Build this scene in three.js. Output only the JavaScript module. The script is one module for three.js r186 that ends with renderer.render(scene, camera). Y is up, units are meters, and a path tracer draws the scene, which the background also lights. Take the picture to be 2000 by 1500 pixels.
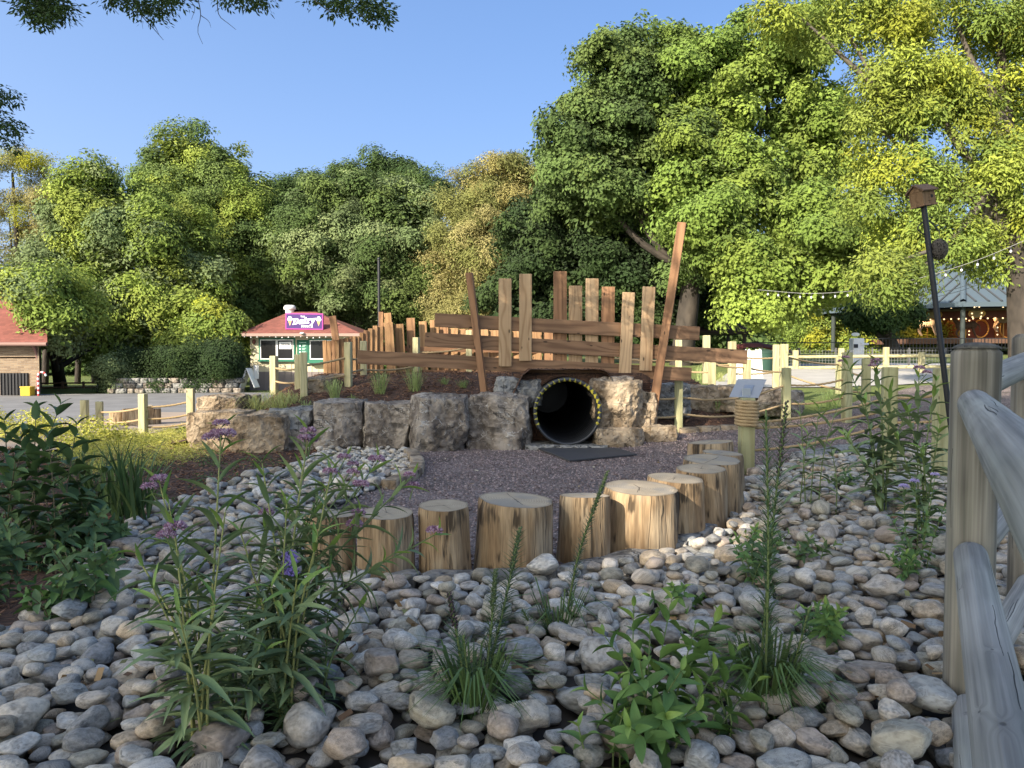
import * as THREE from 'three';
import { RoundedBoxGeometry } from 'three/addons/geometries/RoundedBoxGeometry.js';
import { mergeGeometries, mergeVertices } from 'three/addons/utils/BufferGeometryUtils.js';
import { TessellateModifier } from 'three/addons/modifiers/TessellateModifier.js';
import { ImprovedNoise } from 'three/addons/math/ImprovedNoise.js';

// ---------------------------------------------------------------- camera, sky, sun, exposure
const scene = new THREE.Scene(), lerp = (a, b, t) => a + (b - a) * t;
const PITCH = 1.9 * Math.PI / 180, F = 1503, EYE = 1.35;
const camera = new THREE.PerspectiveCamera(2 * Math.atan(750 / F) * 180 / Math.PI, 4 / 3, 0.05, 600);
camera.position.set(0, EYE, 0); camera.rotation.x = -PITCH; camera.updateMatrixWorld(true);
const renderer = new THREE.WebGLRenderer({ antialias: true });
renderer.setSize(1024, 768);
renderer.toneMapping = THREE.LinearToneMapping;
renderer.toneMappingExposure = 1.95;
renderer.shadowMap.enabled = true;
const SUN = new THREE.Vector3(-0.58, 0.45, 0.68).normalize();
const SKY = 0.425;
const sun = new THREE.DirectionalLight(new THREE.Color(1.0, 0.9, 0.76), 5.0);
sun.position.copy(SUN).multiplyScalar(80); sun.target.position.set(0, 0, -10); sun.position.add(sun.target.position);
sun.castShadow = true; sun.shadow.radius = .6; sun.shadow.mapSize.set(4096, 4096);
Object.assign(sun.shadow.camera, { left: -45, right: 45, top: 40, bottom: -30, near: 1, far: 200 });
scene.add(sun, sun.target);
{ // clear morning sky: deep blue overhead, paler to the horizon and round the sun
  const W = 512, H = 256, data = new Float32Array(W * H * 4);
  // clear-sky luminance distribution (zenith darker, brightest round the sun and along the horizon)
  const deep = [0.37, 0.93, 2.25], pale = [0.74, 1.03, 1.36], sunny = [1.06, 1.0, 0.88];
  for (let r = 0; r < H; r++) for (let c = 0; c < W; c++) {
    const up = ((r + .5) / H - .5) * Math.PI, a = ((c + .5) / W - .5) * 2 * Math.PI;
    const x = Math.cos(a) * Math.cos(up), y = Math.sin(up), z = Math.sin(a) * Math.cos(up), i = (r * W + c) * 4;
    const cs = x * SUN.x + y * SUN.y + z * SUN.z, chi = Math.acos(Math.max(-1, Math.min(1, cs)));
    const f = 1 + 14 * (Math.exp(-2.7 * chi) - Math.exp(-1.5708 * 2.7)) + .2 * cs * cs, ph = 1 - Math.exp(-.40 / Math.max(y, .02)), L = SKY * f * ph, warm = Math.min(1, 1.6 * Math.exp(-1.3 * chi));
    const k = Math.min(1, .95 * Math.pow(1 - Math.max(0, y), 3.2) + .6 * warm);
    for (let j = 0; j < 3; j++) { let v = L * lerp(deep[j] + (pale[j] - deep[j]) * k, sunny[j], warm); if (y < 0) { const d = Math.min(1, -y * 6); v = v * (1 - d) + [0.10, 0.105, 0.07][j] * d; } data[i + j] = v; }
    data[i + 3] = 1;
  }
  const t = new THREE.DataTexture(data, W, H, THREE.RGBAFormat, THREE.FloatType);
  t.mapping = THREE.EquirectangularReflectionMapping; t.magFilter = t.minFilter = THREE.LinearFilter; t.needsUpdate = true;
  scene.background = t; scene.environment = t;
}

// ---------------------------------------------------------------- helpers
const V = (x, y, z) => new THREE.Vector3(x, y, z), UPV = V(0, 1, 0);
function RNG(s) { s = (s * 2654435761) >>> 0; return () => { s = (s + 0x6d2b79f5) | 0; let t = Math.imul(s ^ (s >>> 15), 1 | s); t = (t + Math.imul(t ^ (t >>> 7), 61 | t)) ^ t; return ((t ^ (t >>> 14)) >>> 0) / 4294967296; }; }
const clamp = (x, a = 0, b = 1) => Math.min(b, Math.max(a, x)), sstep = (a, b, x) => { const t = clamp((x - a) / (b - a)); return t * t * (3 - 2 * t); };
const PN = new ImprovedNoise();
function fbm(x, y, z, o = 4) { let s = 0, a = .5; for (let i = 0; i < o; i++) { s += a * PN.noise(x, y, z); x = x * 2.03 + 7.1; y = y * 2.01 + 3.7; z = z * 2.02 + 1.3; a *= .5; } return s; }
// points of the place from their bearing (in the photo's own pixels) and distance
const cP = Math.cos(PITCH), sP = Math.sin(PITCH);
function ray(px, py) { const a = (px - 1000) / F, b = (750 - py) / F; return V(a, -sP + b * cP, -cP - b * sP); }
function at(px, py, d) { const r = ray(px, py); r.multiplyScalar(d / -r.z); r.y += EYE; return r; }
const mAt = (wpx, d) => wpx * d / F;
// ground heights
function ramp(x, z) { const d = -z; const s = d < 10.3 ? 0 : d < 15.3 ? .1 * (d - 10.3) : d < 25 ? .5 + .05 * (d - 15.3) : .985 + .03 * (d - 25); return Math.min(s, 2.4) * sstep(0.3, 3.0, x) * (1 - .0 * x); }
const frontD = (x) => x < 1.6 ? 11.45 : 11.45 + (x - 1.6) * .12;
function mound(x, z) {
  const d = -z, t = d - frontD(x);
  if (t < -.3) return -1;
  const side = sstep(-5.6, -3.3, x) * (1 - sstep(2.9, 5.0, x));
  const back = 1 - sstep(15.8, 19.5, d);
  const wall = 1 - sstep(1.5, 2.4, x), base = .58 * wall * sstep(-.3, .12, t) ;
  const h = (base + (1.06 - .58 * wall) * sstep(.1, 2.6, t)) * side * back;
  return h + .05 * fbm(x * 1.3, z * 1.3, 4) * side;
}
const tunnelX = 0.805;
function Hm(x, z) { // mound surface, carried over the tunnel
  const m = mound(x, z), w = 1 - sstep(.55, 1.0, Math.abs(x - tunnelX));
  return lerp(m, Math.max(m, 1.17), w * sstep(-19.0, -17, z));
}
const far0 = (x, z) => .04 * fbm(x * .05, z * .05, 1, 2);
function Hg(x, z) { return ramp(x, z); }
function H(x, z) { return Math.max(Hg(x, z), -z > frontD(x) - .05 && -z < 19.5 && x > -5.6 && x < 5 ? Hm(x, z) : -1); }
function ground(px, py, dMin = 2, Hf = H) { const r = ray(px, py); let p0 = null; for (let d = dMin; d < 140; d += .04) { const x = r.x * d / -r.z, y = EYE + r.y * d / -r.z; if (y <= Hf(x, -d)) return V(x, Hf(x, -d), -d); } return V(r.x * 140, 0, -140); }
const onG = (x, z, lift = 0) => V(x, H(x, z) + lift, z);

const used = new Map();
function numbered(n) { const k = used.get(n) ?? 0; used.set(n, k + 1); return k ? n + '_' + String(k).padStart(3, '0') : n; }
function tag(o, label, category, group) { o.userData.label = label; o.userData.category = category; if (group) o.userData.group = group; return o; }
function thing(name, label, category, p = V(0, 0, 0), group) { const o = new THREE.Group(); o.name = numbered(name); o.position.copy(p); scene.add(o); return tag(o, label, category, group); }
function part(parent, name, g, m, p, q, s) { const o = new THREE.Mesh(g, m); o.name = name; o.castShadow = o.receiveShadow = true; if (p) o.position.copy(p); if (q) o.quaternion.copy(q); if (s) typeof s === 'number' ? o.scale.setScalar(s) : o.scale.copy(s); parent.add(o); return o; }
function struct(name, g, m) { const o = part(scene, numbered(name), g, m); o.userData.kind = 'structure'; return o; }
function wpart(parent, name, g, m) { return part(parent, name, g.clone().translate(-parent.position.x, -parent.position.y, -parent.position.z), m); } // geometry given in world place
const merge = (gs) => mergeGeometries(gs.map((g) => { let n = g.index ? g.toNonIndexed() : g.clone(); if (!n.attributes.uv) n.setAttribute('uv', new THREE.BufferAttribute(new Float32Array(n.attributes.position.count * 2), 2)); for (const k of Object.keys(n.attributes)) if (!['position', 'normal', 'uv', 'color'].includes(k)) n.deleteAttribute(k); return n; }));
function boxUV(g, s = 1, o = 0) { // uv in metres by the face's main direction
  const n = g.index ? g.toNonIndexed() : g, p = n.attributes.position, uv = new Float32Array(p.count * 2), a = V(), b = V(), c = V();
  for (let i = 0; i < p.count; i += 3) {
    a.fromBufferAttribute(p, i); b.fromBufferAttribute(p, i + 1); c.fromBufferAttribute(p, i + 2);
    const nn = b.clone().sub(a).cross(c.clone().sub(a)), x = Math.abs(nn.x), y = Math.abs(nn.y), z = Math.abs(nn.z);
    [a, b, c].forEach((v, k) => { const t = x > y && x > z ? [v.z, v.y] : y > z ? [v.x, v.z] : [v.x, v.y]; uv[(i + k) * 2] = t[0] * s + o; uv[(i + k) * 2 + 1] = t[1] * s + o * .37; });
  }
  n.setAttribute('uv', new THREE.BufferAttribute(uv, 2)); return n;
}
function plankGeo(w, L, t, seed, us = 2, vs = .4, r = .006) { // length along y; grain runs along the length
  const g = ((q) => q.index ? q.toNonIndexed() : q)(new RoundedBoxGeometry(w, L, t, 1, r)), p = g.attributes.position, uv = new Float32Array(p.count * 2), R = RNG(seed + 5), ou = R() * 9, ov = R() * 9, nm = g.attributes.normal;
  for (let i = 0; i < p.count; i++) {
    const k = Math.floor(i / 3) * 3; let nx = 0, ny = 0, nz = 0; for (let j = 0; j < 3; j++) { nx += nm.getX(k + j); ny += nm.getY(k + j); nz += nm.getZ(k + j); }
    nx = Math.abs(nx); ny = Math.abs(ny); nz = Math.abs(nz);
    const uvv = ny > nx && ny > nz ? [p.getX(i) * us, p.getZ(i) * us * .5] : nx > nz ? [p.getZ(i) * us + .31, p.getY(i) * vs] : [p.getX(i) * us, p.getY(i) * vs];
    uv[i * 2] = uvv[0] + ou; uv[i * 2 + 1] = uvv[1] + ov;
  }
  g.setAttribute('uv', new THREE.BufferAttribute(uv, 2)); return g;
}
function beamPose(a, b, face = V(0, 0, 1)) { const y = b.clone().sub(a), L = y.length(); y.normalize(); const z = face.clone().addScaledVector(y, -face.dot(y)).normalize(), x = y.clone().cross(z); return { L, p: a.clone().add(b).multiplyScalar(.5), q: new THREE.Quaternion().setFromRotationMatrix(new THREE.Matrix4().makeBasis(x, y, z)) }; }
function beam(parent, name, a, b, w, t, m, seed, face, us, vs) { const s = beamPose(a, b, face); return part(parent, name, plankGeo(w, s.L, t, seed, us, vs), m, s.p.sub(parent.position), s.q); }
function tube(pts, r, seg = 16, rad = 6, closed = false) { return new THREE.TubeGeometry(pts.length === 2 ? new THREE.LineCurve3(pts[0], pts[1]) : new THREE.CatmullRomCurve3(pts, closed), seg, r, rad, closed); }
function taperTube(pts, r0, r1, seg, rad) { const c = pts.length === 2 ? new THREE.LineCurve3(pts[0], pts[1]) : new THREE.CatmullRomCurve3(pts), g = new THREE.TubeGeometry(c, seg, 1, rad), p = g.attributes.position, v = V(); for (let i = 0; i <= seg; i++) { const o = c.getPointAt(i / seg), r = lerp(r0, r1, i / seg); for (let j = 0; j <= rad; j++) { const k = i * (rad + 1) + j; v.fromBufferAttribute(p, k).sub(o).multiplyScalar(r).add(o); p.setXYZ(k, v.x, v.y, v.z); } } return g; }
// twisted rope
function ropeGeo(pts, r, per = 40, twist = 26, rad = 9) {
  const c = new THREE.CatmullRomCurve3(pts), L = c.getLength(), n = Math.max(8, Math.round(L * per)), fr = c.computeFrenetFrames(n, false), pos = [], uv = [], idx = [];
  for (let i = 0; i <= n; i++) { const o = c.getPointAt(i / n), N = fr.normals[i], B = fr.binormals[i], s = i / n * L;
    for (let j = 0; j <= rad; j++) { const a = j / rad * 2 * Math.PI, k = r * (1 + .22 * Math.cos(3 * (a - s * twist))); pos.push(o.x + k * (Math.cos(a) * N.x + Math.sin(a) * B.x), o.y + k * (Math.cos(a) * N.y + Math.sin(a) * B.y), o.z + k * (Math.cos(a) * N.z + Math.sin(a) * B.z)); uv.push(j / rad, s * 12); } }
  for (let i = 0; i < n; i++) for (let j = 0; j < rad; j++) { const a = i * (rad + 1) + j, b = a + rad + 1; idx.push(a, a + 1, b, b, a + 1, b + 1); }
  const g = new THREE.BufferGeometry(); g.setAttribute('position', new THREE.Float32BufferAttribute(pos, 3)); g.setAttribute('uv', new THREE.Float32BufferAttribute(uv, 2)); g.setIndex(idx); g.computeVertexNormals(); return g;
}

// ---------------------------------------------------------------- procedural textures
const hsh = (x, y, s) => { let h = Math.imul(x, 374761393) + Math.imul(y, 668265263) + Math.imul(s, 974634777); h = Math.imul(h ^ (h >>> 13), 1274126177); return ((h ^ (h >>> 16)) >>> 0) / 4294967296; };
function pn(x, y, px, py, s) { const ix = Math.floor(x), iy = Math.floor(y), fx = x - ix, fy = y - iy, m = (a, n) => ((a % n) + n) % n, u = fx * fx * (3 - 2 * fx), v = fy * fy * (3 - 2 * fy), a = m(ix, px), b = m(ix + 1, px), c = m(iy, py), d = m(iy + 1, py); return lerp(lerp(hsh(a, c, s), hsh(b, c, s), u), lerp(hsh(a, d, s), hsh(b, d, s), u), v); }
function pf(u, v, fx, fy, o, s) { let t = 0, a = .5, n = 0; for (let i = 0; i < o; i++) { t += a * pn(u * fx, v * fy, fx, fy, s + i); n += a; a *= .5; fx *= 2; fy *= 2; } return t / n; }
function cell(u, v, n, s) { // distance to the nearest and second nearest point, and the cell's number
  const x = u * n, y = v * n, ix = Math.floor(x), iy = Math.floor(y); let d1 = 9, d2 = 9, id = 0; const m = (a) => ((a % n) + n) % n;
  for (let j = -1; j <= 1; j++) for (let i = -1; i <= 1; i++) { const a = m(ix + i), b = m(iy + j), px = ix + i + hsh(a, b, s), py = iy + j + hsh(a, b, s + 7), d = Math.hypot(px - x, py - y); if (d < d1) { d2 = d1; d1 = d; id = hsh(a, b, s + 13); } else if (d < d2) d2 = d; }
  return [d1, d2, id];
}
const enc = (x) => { x = clamp(x); return 255 * (x <= .0031308 ? 12.92 * x : 1.055 * Math.pow(x, 1 / 2.4) - .055); };
function texPair(w, h, f) { // f(u, v) -> [r, g, b, height]
  const c = new Uint8Array(w * h * 4), b = new Uint8Array(w * h * 4);
  for (let y = 0; y < h; y++) for (let x = 0; x < w; x++) { const t = f((x + .5) / w, (y + .5) / h), i = (y * w + x) * 4; c[i] = enc(t[0]); c[i + 1] = enc(t[1]); c[i + 2] = enc(t[2]); c[i + 3] = 255; b[i] = b[i + 1] = b[i + 2] = clamp(t[3]) * 255; b[i + 3] = 255; }
  const mk = (d, srgb) => { const t = new THREE.DataTexture(d, w, h); t.wrapS = t.wrapT = THREE.RepeatWrapping; t.magFilter = THREE.LinearFilter; t.minFilter = THREE.LinearMipmapLinearFilter; t.generateMipmaps = true; if (srgb) t.colorSpace = THREE.SRGBColorSpace; t.needsUpdate = true; return t; };
  return { map: mk(c, true), bump: mk(b, false) };
}
const mix3 = (a, b, t) => [lerp(a[0], b[0], t), lerp(a[1], b[1], t), lerp(a[2], b[2], t)];
function mat(tp, o = {}) { const { bumpScale = .003, color, ...r } = o; const m = new THREE.MeshStandardMaterial({ roughness: .9, ...(tp ? { map: tp.map, bumpMap: tp.bump, bumpScale } : {}), ...r }); if (color) m.color.setRGB(...color); return m; }
const plain = (c, o = {}) => { const m = new THREE.MeshStandardMaterial({ roughness: .8, ...o }); m.color.setRGB(...c); return m; };
// sawn timber: grain along v
function timber(seed, lo, hi, knots = 5, dirt = .3) {
  const R = RNG(seed), K = Array.from({ length: knots }, () => [R(), R(), .02 + R() * .025]);
  return texPair(512, 512, (u, v) => {
    let du = 0, kn = 0; for (const [a, b, r] of K) { const x = ((u - a + 1.5) % 1) - .5, y = (((v - b + 1.5) % 1) - .5) * 4, d = Math.hypot(x, y * .5); du += .06 * Math.exp(-d * d / (r * r * 5)) * Math.sign(x); kn = Math.max(kn, 1 - sstep(r * .5, r * .9, d)); }
    const w = pf(u, v, 2, 2, 3, seed) * 1.6, ring = Math.pow(.5 + .5 * Math.sin((u * 5 + du * 6 + 2.6 * w) * 2 * Math.PI), 3), fib = pf(u, v, 128, 4, 2, seed + 9), big = pf(u, v, 3, 2, 3, seed + 20), saw = pf(u, v, 4, 200, 1, seed + 30);
    let t = .95 - .5 * ring - .45 * fib * .8 + .7 * (big - .5) - .1; const c = mix3(lo, hi, clamp(t)).map((x) => x * (1 - .75 * kn) * (1 - dirt * sstep(.55, .8, pf(u, v, 6, 3, 4, seed + 40))));
    return [...c, .5 + .3 * fib + .1 * saw - .2 * ring - .2 * kn];
  });
}
// old round log: grey, checks along the length
function oldLog(seed, lo, hi, cracks = 12, green = .2) {
  const R = RNG(seed), C = Array.from({ length: cracks }, () => [R(), R(), .05 + R() * .22, .0016 + R() * .003, R() * 9]), K = Array.from({ length: 5 }, () => [R(), R(), .012 + .012 * R()]);
  return texPair(512, 1024, (u, v) => {
    let kx = 0, kd = 0; for (const [a, b, r] of K) { const x = ((u - a + 1.5) % 1) - .5, y = (((v - b + 1.5) % 1) - .5) * 3.2, d = Math.hypot(x, y); kx += .05 * Math.exp(-d * d / (r * r * 9)) * Math.sign(x); kd = Math.max(kd, 1 - sstep(r * .4, r, d)); }
    const fib = .55 * pf(u + kx, v, 80, 5, 3, seed) + .45 * pf(u + kx + .02 * pf(u, v, 3, 2, 2, seed + 2), v, 22, 2, 3, seed + 70), big = pf(u, v, 3, 4, 4, seed + 5), gr = sstep(.5, .75, pf(u, v, 4, 2, 4, seed + 8)), rg = .5 + .5 * Math.sin((u * 9 + 1.2 * pf(u, v, 2, 2, 3, seed + 3)) * 6.283); let cr = 0;
    for (const [a, b, l, w, s] of C) { const y = (((v - b + 1.5) % 1) - .5) / l; if (Math.abs(y) > .5) continue; const x = ((u - a + .008 * Math.sin(y * 5 + s) + .01 * (pf(v, .5, 30, 1, 2, seed + 60) - .5) + 1.5) % 1) - .5; cr = Math.max(cr, 1 - sstep(w * .4, w * (1.3 - 2 * Math.abs(y)) + .0006, Math.abs(x))); }
    let c = mix3(lo, hi, clamp(.5 + 1.1 * (fib - .5) + 1.0 * (big - .5) + .25 * (rg - .5))); c = mix3(c, [c[0] * .8, c[1] * .95, c[2] * .72], gr * green * 3).map((x) => x * (1 - .85 * cr) * (1 - .55 * kd));
    return [...c, .55 + .3 * fib + .12 * big - .55 * cr - .1 * kd];
  });
}
const T = {};
T.cedar = timber(11, [.125, .066, .035], [.30, .175, .095], 6, .35);
T.fir = timber(12, [.30, .185, .095], [.54, .37, .21], 7, .25);
T.green = timber(13, [.34, .30, .15], [.55, .50, .29], 4, .25);
T.log = oldLog(21, [.19, .185, .17], [.44, .425, .385], 12, .06);
T.post = oldLog(22, [.10, .09, .07], [.33, .30, .24], 9, .06);
// peeled stump side: vertical fibres, dark rifts
T.stump = texPair(1024, 512, (u, v) => {
  const w = .015 * (pf(u, v, 8, 2, 3, 40) - .5), f1 = pf(u + w, v, 60, 4, 3, 31), f2 = .5 * pf(u + w, v, 150, 14, 2, 32) + .5 * pf(u + .5 * w, v, 300, 6, 1, 47), big = pf(u, v, 6, 2, 3, 33), rift = .85 * sstep(.61, .72, pf(u + w, v, 46, 5, 3, 36)) * sstep(.38, .58, pf(u, v, 12, 4, 3, 37)), pale = sstep(.45, .7, pf(u, v, 9, 2, 3, 38));
  let c = mix3([.20, .125, .062], [.42, .295, .165], clamp(.5 + 1.5 * (f1 - .5) + .9 * (big - .5))); c = mix3(c, [.46, .365, .24], pale * .7); const damp = .7 * sstep(.5, .8, pf(u, v, 7, 3, 4, 45)); c = c.map((x) => x * (.55 + .75 * f2) * (1 - .85 * rift) * (1 - .4 * damp));
  const ck = (1 - sstep(.012, .05, Math.abs(pf(u + w, v, 26, 1, 2, 49) - .5))) * sstep(.5, .62, pf(u, v, 10, 2, 2, 50)); c = c.map((x) => x * (1 - .5 * ck)); return [...c, .6 + .3 * f1 + .2 * f2 - .6 * rift - .4 * ck];
});
function stumpTop(seed) { const R = RNG(seed), cr = Array.from({ length: 3 }, () => [R() * 6.283, .2 + R() * .6, .003 + R() * .003]); const ox = .03 * (R() - .5), oy = .03 * (R() - .5), st = R() * 9;
  return texPair(256, 256, (u, v) => { const x = u - .5 + ox, y = v - .5 + oy, n = pf(u, v, 5, 5, 4, seed), r = Math.hypot(x, y) * 2, a = Math.atan2(y, x), ring = .5 + .5 * Math.sin((r + .05 * n) * 90), sw = .5 + .5 * Math.sin((u * .9 + v * .5) * 240 + n * 6); let c = mix3([.30, .235, .155], [.52, .43, .30], clamp(.35 + .4 * (ring - .5) + .6 * (n - .3))), k = 0;
    for (const [b, l, w] of cr) { let d = Math.abs(((a - b + 9.425) % 6.283) - 3.1416) * r * .5; if (r < l) k = Math.max(k, 1 - sstep(w * .5, w * 1.6, d)); }
    const stain = sstep(.52, .66, pf(u, v, 3, 3, 4, seed + 4)) * .7, edge = sstep(.86, .98, r) * .4, heart = (1 - sstep(.02, .09, r)) * .4;
    c = mix3(c, [.30, .27, .22], stain).map((q) => q * (1 - .7 * k) * (1 - edge) * (1 - heart)); return [...c, .6 + .1 * ring + .12 * sw - .5 * k]; }); }
// field stone for the boulders
function rock(seed, lo, hi, vein, veinC) { return texPair(512, 512, (u, v) => {
  const a = pf(u, v, 3, 3, 5, seed), b = pf(u, v, 20, 20, 3, seed + 5), w = pf(u, v, 6, 6, 3, seed + 9), vn = Math.abs(pf(u + .08 * w, v - .06 * w, 5, 7, 4, seed + 14) - .5), dark = sstep(.58, .75, pf(u, v, 8, 8, 4, seed + 21)), veins = (1 - sstep(.003, .018, vn)) * sstep(.35, .55, pf(u, v, 5, 5, 3, seed + 30)), cr = (1 - sstep(.002, .012, Math.abs(pf(u + .05 * w, v, 3, 4, 5, seed + 44) - .5))) * sstep(.4, .6, pf(u, v, 4, 4, 2, seed + 50)), sp = hsh(Math.floor(u * 512), Math.floor(v * 512), seed);
  let c = mix3(lo, hi, clamp(.5 + 2.4 * (a - .5) + 1.2 * (b - .5))); c = mix3(c, veinC, veins * vein).map((x) => x * (1 - .55 * dark) * (1 - .6 * cr) * (.85 + .3 * sp)); return [...c, .5 + .7 * (a - .5) + .6 * (b - .5) - .25 * dark + .12 * veins - .4 * cr]; }); }
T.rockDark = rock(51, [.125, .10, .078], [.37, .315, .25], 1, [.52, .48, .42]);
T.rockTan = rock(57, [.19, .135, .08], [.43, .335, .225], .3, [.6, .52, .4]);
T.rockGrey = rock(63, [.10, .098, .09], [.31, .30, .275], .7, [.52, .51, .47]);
// river cobbles: granite speckle, bands, plain
function cobble(seed, kind) { return texPair(256, 256, (u, v) => {
  const a = pf(u, v, 3, 3, 4, seed), b = pf(u, v, 14, 14, 3, seed + 3), sp = hsh(Math.floor(u * 128), Math.floor(v * 128), seed), sp2 = hsh(Math.floor(u * 256), Math.floor(v * 256), seed + 1); let k = .76 + .7 * (a - .5) + .7 * (b - .5);
  if (kind === 0) k += .42 * (sp - .5) * (sp > .8 || sp < .2 ? 1.2 : .3);
  if (kind === 1) k += .09 * Math.sin((v * 3 + 1.4 * a) * 12.566) * sstep(.4, .6, a) + .14 * (sp2 - .5) + .2 * (b - .5);
  if (kind === 2) k += .08 * (sp2 - .5) + .55 * (1 - sstep(.004, .02, Math.abs(pf(u, v, 3, 5, 3, seed + 8) - .5)));
  k = clamp(k, .15, 1); const tint = pf(u, v, 4, 4, 3, seed + 12); return [k * (1 + .12 * (tint - .5)), k, k * (1 - .16 * (tint - .5)), .5 + .4 * (b - .5) + .2 * (sp2 - .5)]; }); }
T.cob = [cobble(71, 0), cobble(72, 1), cobble(73, 2), cobble(74, 3)];
// crushed purple-brown gravel
T.gravel = texPair(768, 768, (u, v) => { const [d1, d2, id] = cell(u, v, 80, 81), big = pf(u, v, 4, 4, 4, 82), e = sstep(.0, .3, d2 - d1); const c = mix3([.125, .096, .084], [.33, .26, .23], clamp(id * 1.0)); const k = (.45 + .55 * e) * (.55 + .9 * big) * (id > .97 ? 1.7 : 1); return [c[0] * k, c[1] * k, c[2] * k, e * (.5 + .5 * id)]; });
// shredded bark mulch
T.mulch = texPair(768, 768, (u, v) => { const w = .03 * pf(u, v, 6, 6, 2, 90), a = pf(u + w, v, 24, 150, 2, 91), b = pf(u, v + w, 150, 24, 2, 92), m = pf(u, v, 14, 14, 2, 93) > .5 ? a : b, big = pf(u, v, 4, 4, 4, 94); const c = mix3([.022, .012, .008], [.16, .082, .047], clamp(Math.pow(m, 1.8) * 1.5)); const k = .65 + .7 * big; return [c[0] * k, c[1] * k, c[2] * k, m]; });
T.asphalt = texPair(512, 512, (u, v) => { const sp = hsh(Math.floor(u * 512), Math.floor(v * 512), 3), a = pf(u, v, 4, 4, 5, 95), k = .19 + .09 * (a - .5) + .08 * (sp - .5); return [k, k * .98, k * .96, .5 + .5 * (sp - .5)]; });
T.concrete = texPair(512, 512, (u, v) => { const sp = hsh(Math.floor(u * 512), Math.floor(v * 512), 4), a = pf(u, v, 5, 5, 5, 97), k = .42 + .16 * (a - .5) + .05 * (sp - .5); return [k, k * .95, k * .87, .5 + .3 * (sp - .5)]; });
T.lawn = texPair(512, 512, (u, v) => { const a = pf(u, v, 5, 5, 4, 98), b = pf(u, v, 120, 120, 2, 99), k = .6 + .8 * b; return [lerp(.10, .17, a) * k, lerp(.14, .20, a) * k, .035 * k, b]; });
T.bark = texPair(256, 512, (u, v) => { const a = pf(u, v, 14, 5, 4, 101), b = pf(u, v, 40, 14, 2, 102), r = Math.abs(a - .5) * 2, k = .5 + .9 * r + .3 * (b - .5); return [.075 * k, .06 * k, .046 * k, r]; });
T.brick = texPair(512, 512, (u, v) => { const row = Math.floor(v * 32), x = u * 8 + (row & 1 ? .5 : 0), cx = Math.floor(x), fx = x - cx, fy = v * 32 - row, j = (fx < .05 || fy < .16) ? 1 : 0, id = hsh(cx % 8, row, 5), n = pf(u, v, 30, 30, 2, 104); const c = j ? [.36, .32, .26] : mix3([.24, .17, .11], [.44, .34, .22], id * .8 + .2 * n); return [...c, j ? .2 : .8]; });
T.shingle = texPair(512, 512, (u, v) => { const row = Math.floor(v * 20), x = u * 14 + (row & 1 ? .5 : 0), cx = Math.floor(x), fx = x - cx, fy = v * 20 - row, e = (fy < .12 ? .6 : 1) * (fx < .05 ? .75 : 1), id = hsh(cx % 14, row, 6), n = pf(u, v, 5, 5, 4, 105), s = hsh(Math.floor(u * 512), Math.floor(v * 512), 9); const k = e * (.8 + .3 * id) * (.85 + .3 * n) * (.9 + .2 * s); return [.27 * k, .088 * k, .06 * k, fy * .6 + .3 * e]; });
T.rope = texPair(64, 64, (u, v) => { const k = .7 + .5 * pf(u, v, 16, 16, 2, 106); return [.40 * k, .285 * k, .15 * k, k * .5]; });
const M = {
  cedar: mat(T.cedar, { bumpScale: .003 }), cedar2: mat(T.cedar, { bumpScale: .003, color: [1.25, 1.15, 1.05] }), fir: mat(T.fir, { bumpScale: .0025 }), firGrey: mat(T.fir, { color: [.78, .76, .74] }), green: mat(T.green, { bumpScale: .002 }), greenDim: mat(T.green, { color: [.8, .85, .8] }),
  log: mat(T.log, { bumpScale: .006 }), post: mat(T.post, { bumpScale: .006 }), stump: mat(T.stump, { bumpScale: .012 }),
  rockDark: mat(T.rockDark, { bumpScale: .045 }), rockTan: mat(T.rockTan, { bumpScale: .045 }), rockGrey: mat(T.rockGrey, { bumpScale: .045 }),
  gravel: mat(T.gravel, { bumpScale: .008, roughness: 1 }), mulch: mat(T.mulch, { bumpScale: .012, roughness: 1 }), asphalt: mat(T.asphalt, { bumpScale: .003 }), concrete: mat(T.concrete, { bumpScale: .002 }), lawn: mat(T.lawn, { bumpScale: .03, roughness: 1 }),
  bark: mat(T.bark, { bumpScale: .03 }), rope: mat(T.rope, { bumpScale: .002, roughness: 1 }), black: plain([.012, .012, .014], { roughness: .5 }), white: plain([.78, .78, .76], { roughness: .5 }),
};

// ---------------------------------------------------------------- ground
function warp(u, n, f) { return Math.sign(u) * (Math.abs(u) * n + Math.pow(Math.abs(u), 4) * f); }
{
  const N = 190, g = new THREE.PlaneGeometry(2, 2, N, N).rotateX(-Math.PI / 2), p = g.attributes.position, uv = g.attributes.uv;
  for (let i = 0; i < p.count; i++) { const x = warp(p.getX(i), 26, 320), z = -13 + warp(p.getZ(i), 22, 330); p.setXYZ(i, x, Hg(x, z) - .012, z); uv.setXY(i, x / 2, z / 2); }
  g.computeVertexNormals(); struct('ground', g, M.lawn);
}
const gp = (list) => list.map(([x, y]) => { const v = ground(x, y, 1.2, Hg); return [v.x, v.z]; });
function smoothPoly(pts, n = 6) { const c = new THREE.CatmullRomCurve3(pts.map(([x, z]) => V(x, 0, z)), true, 'centripetal'); return c.getPoints(pts.length * n).slice(0, -1).map((v) => [v.x, v.z]); }
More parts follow.
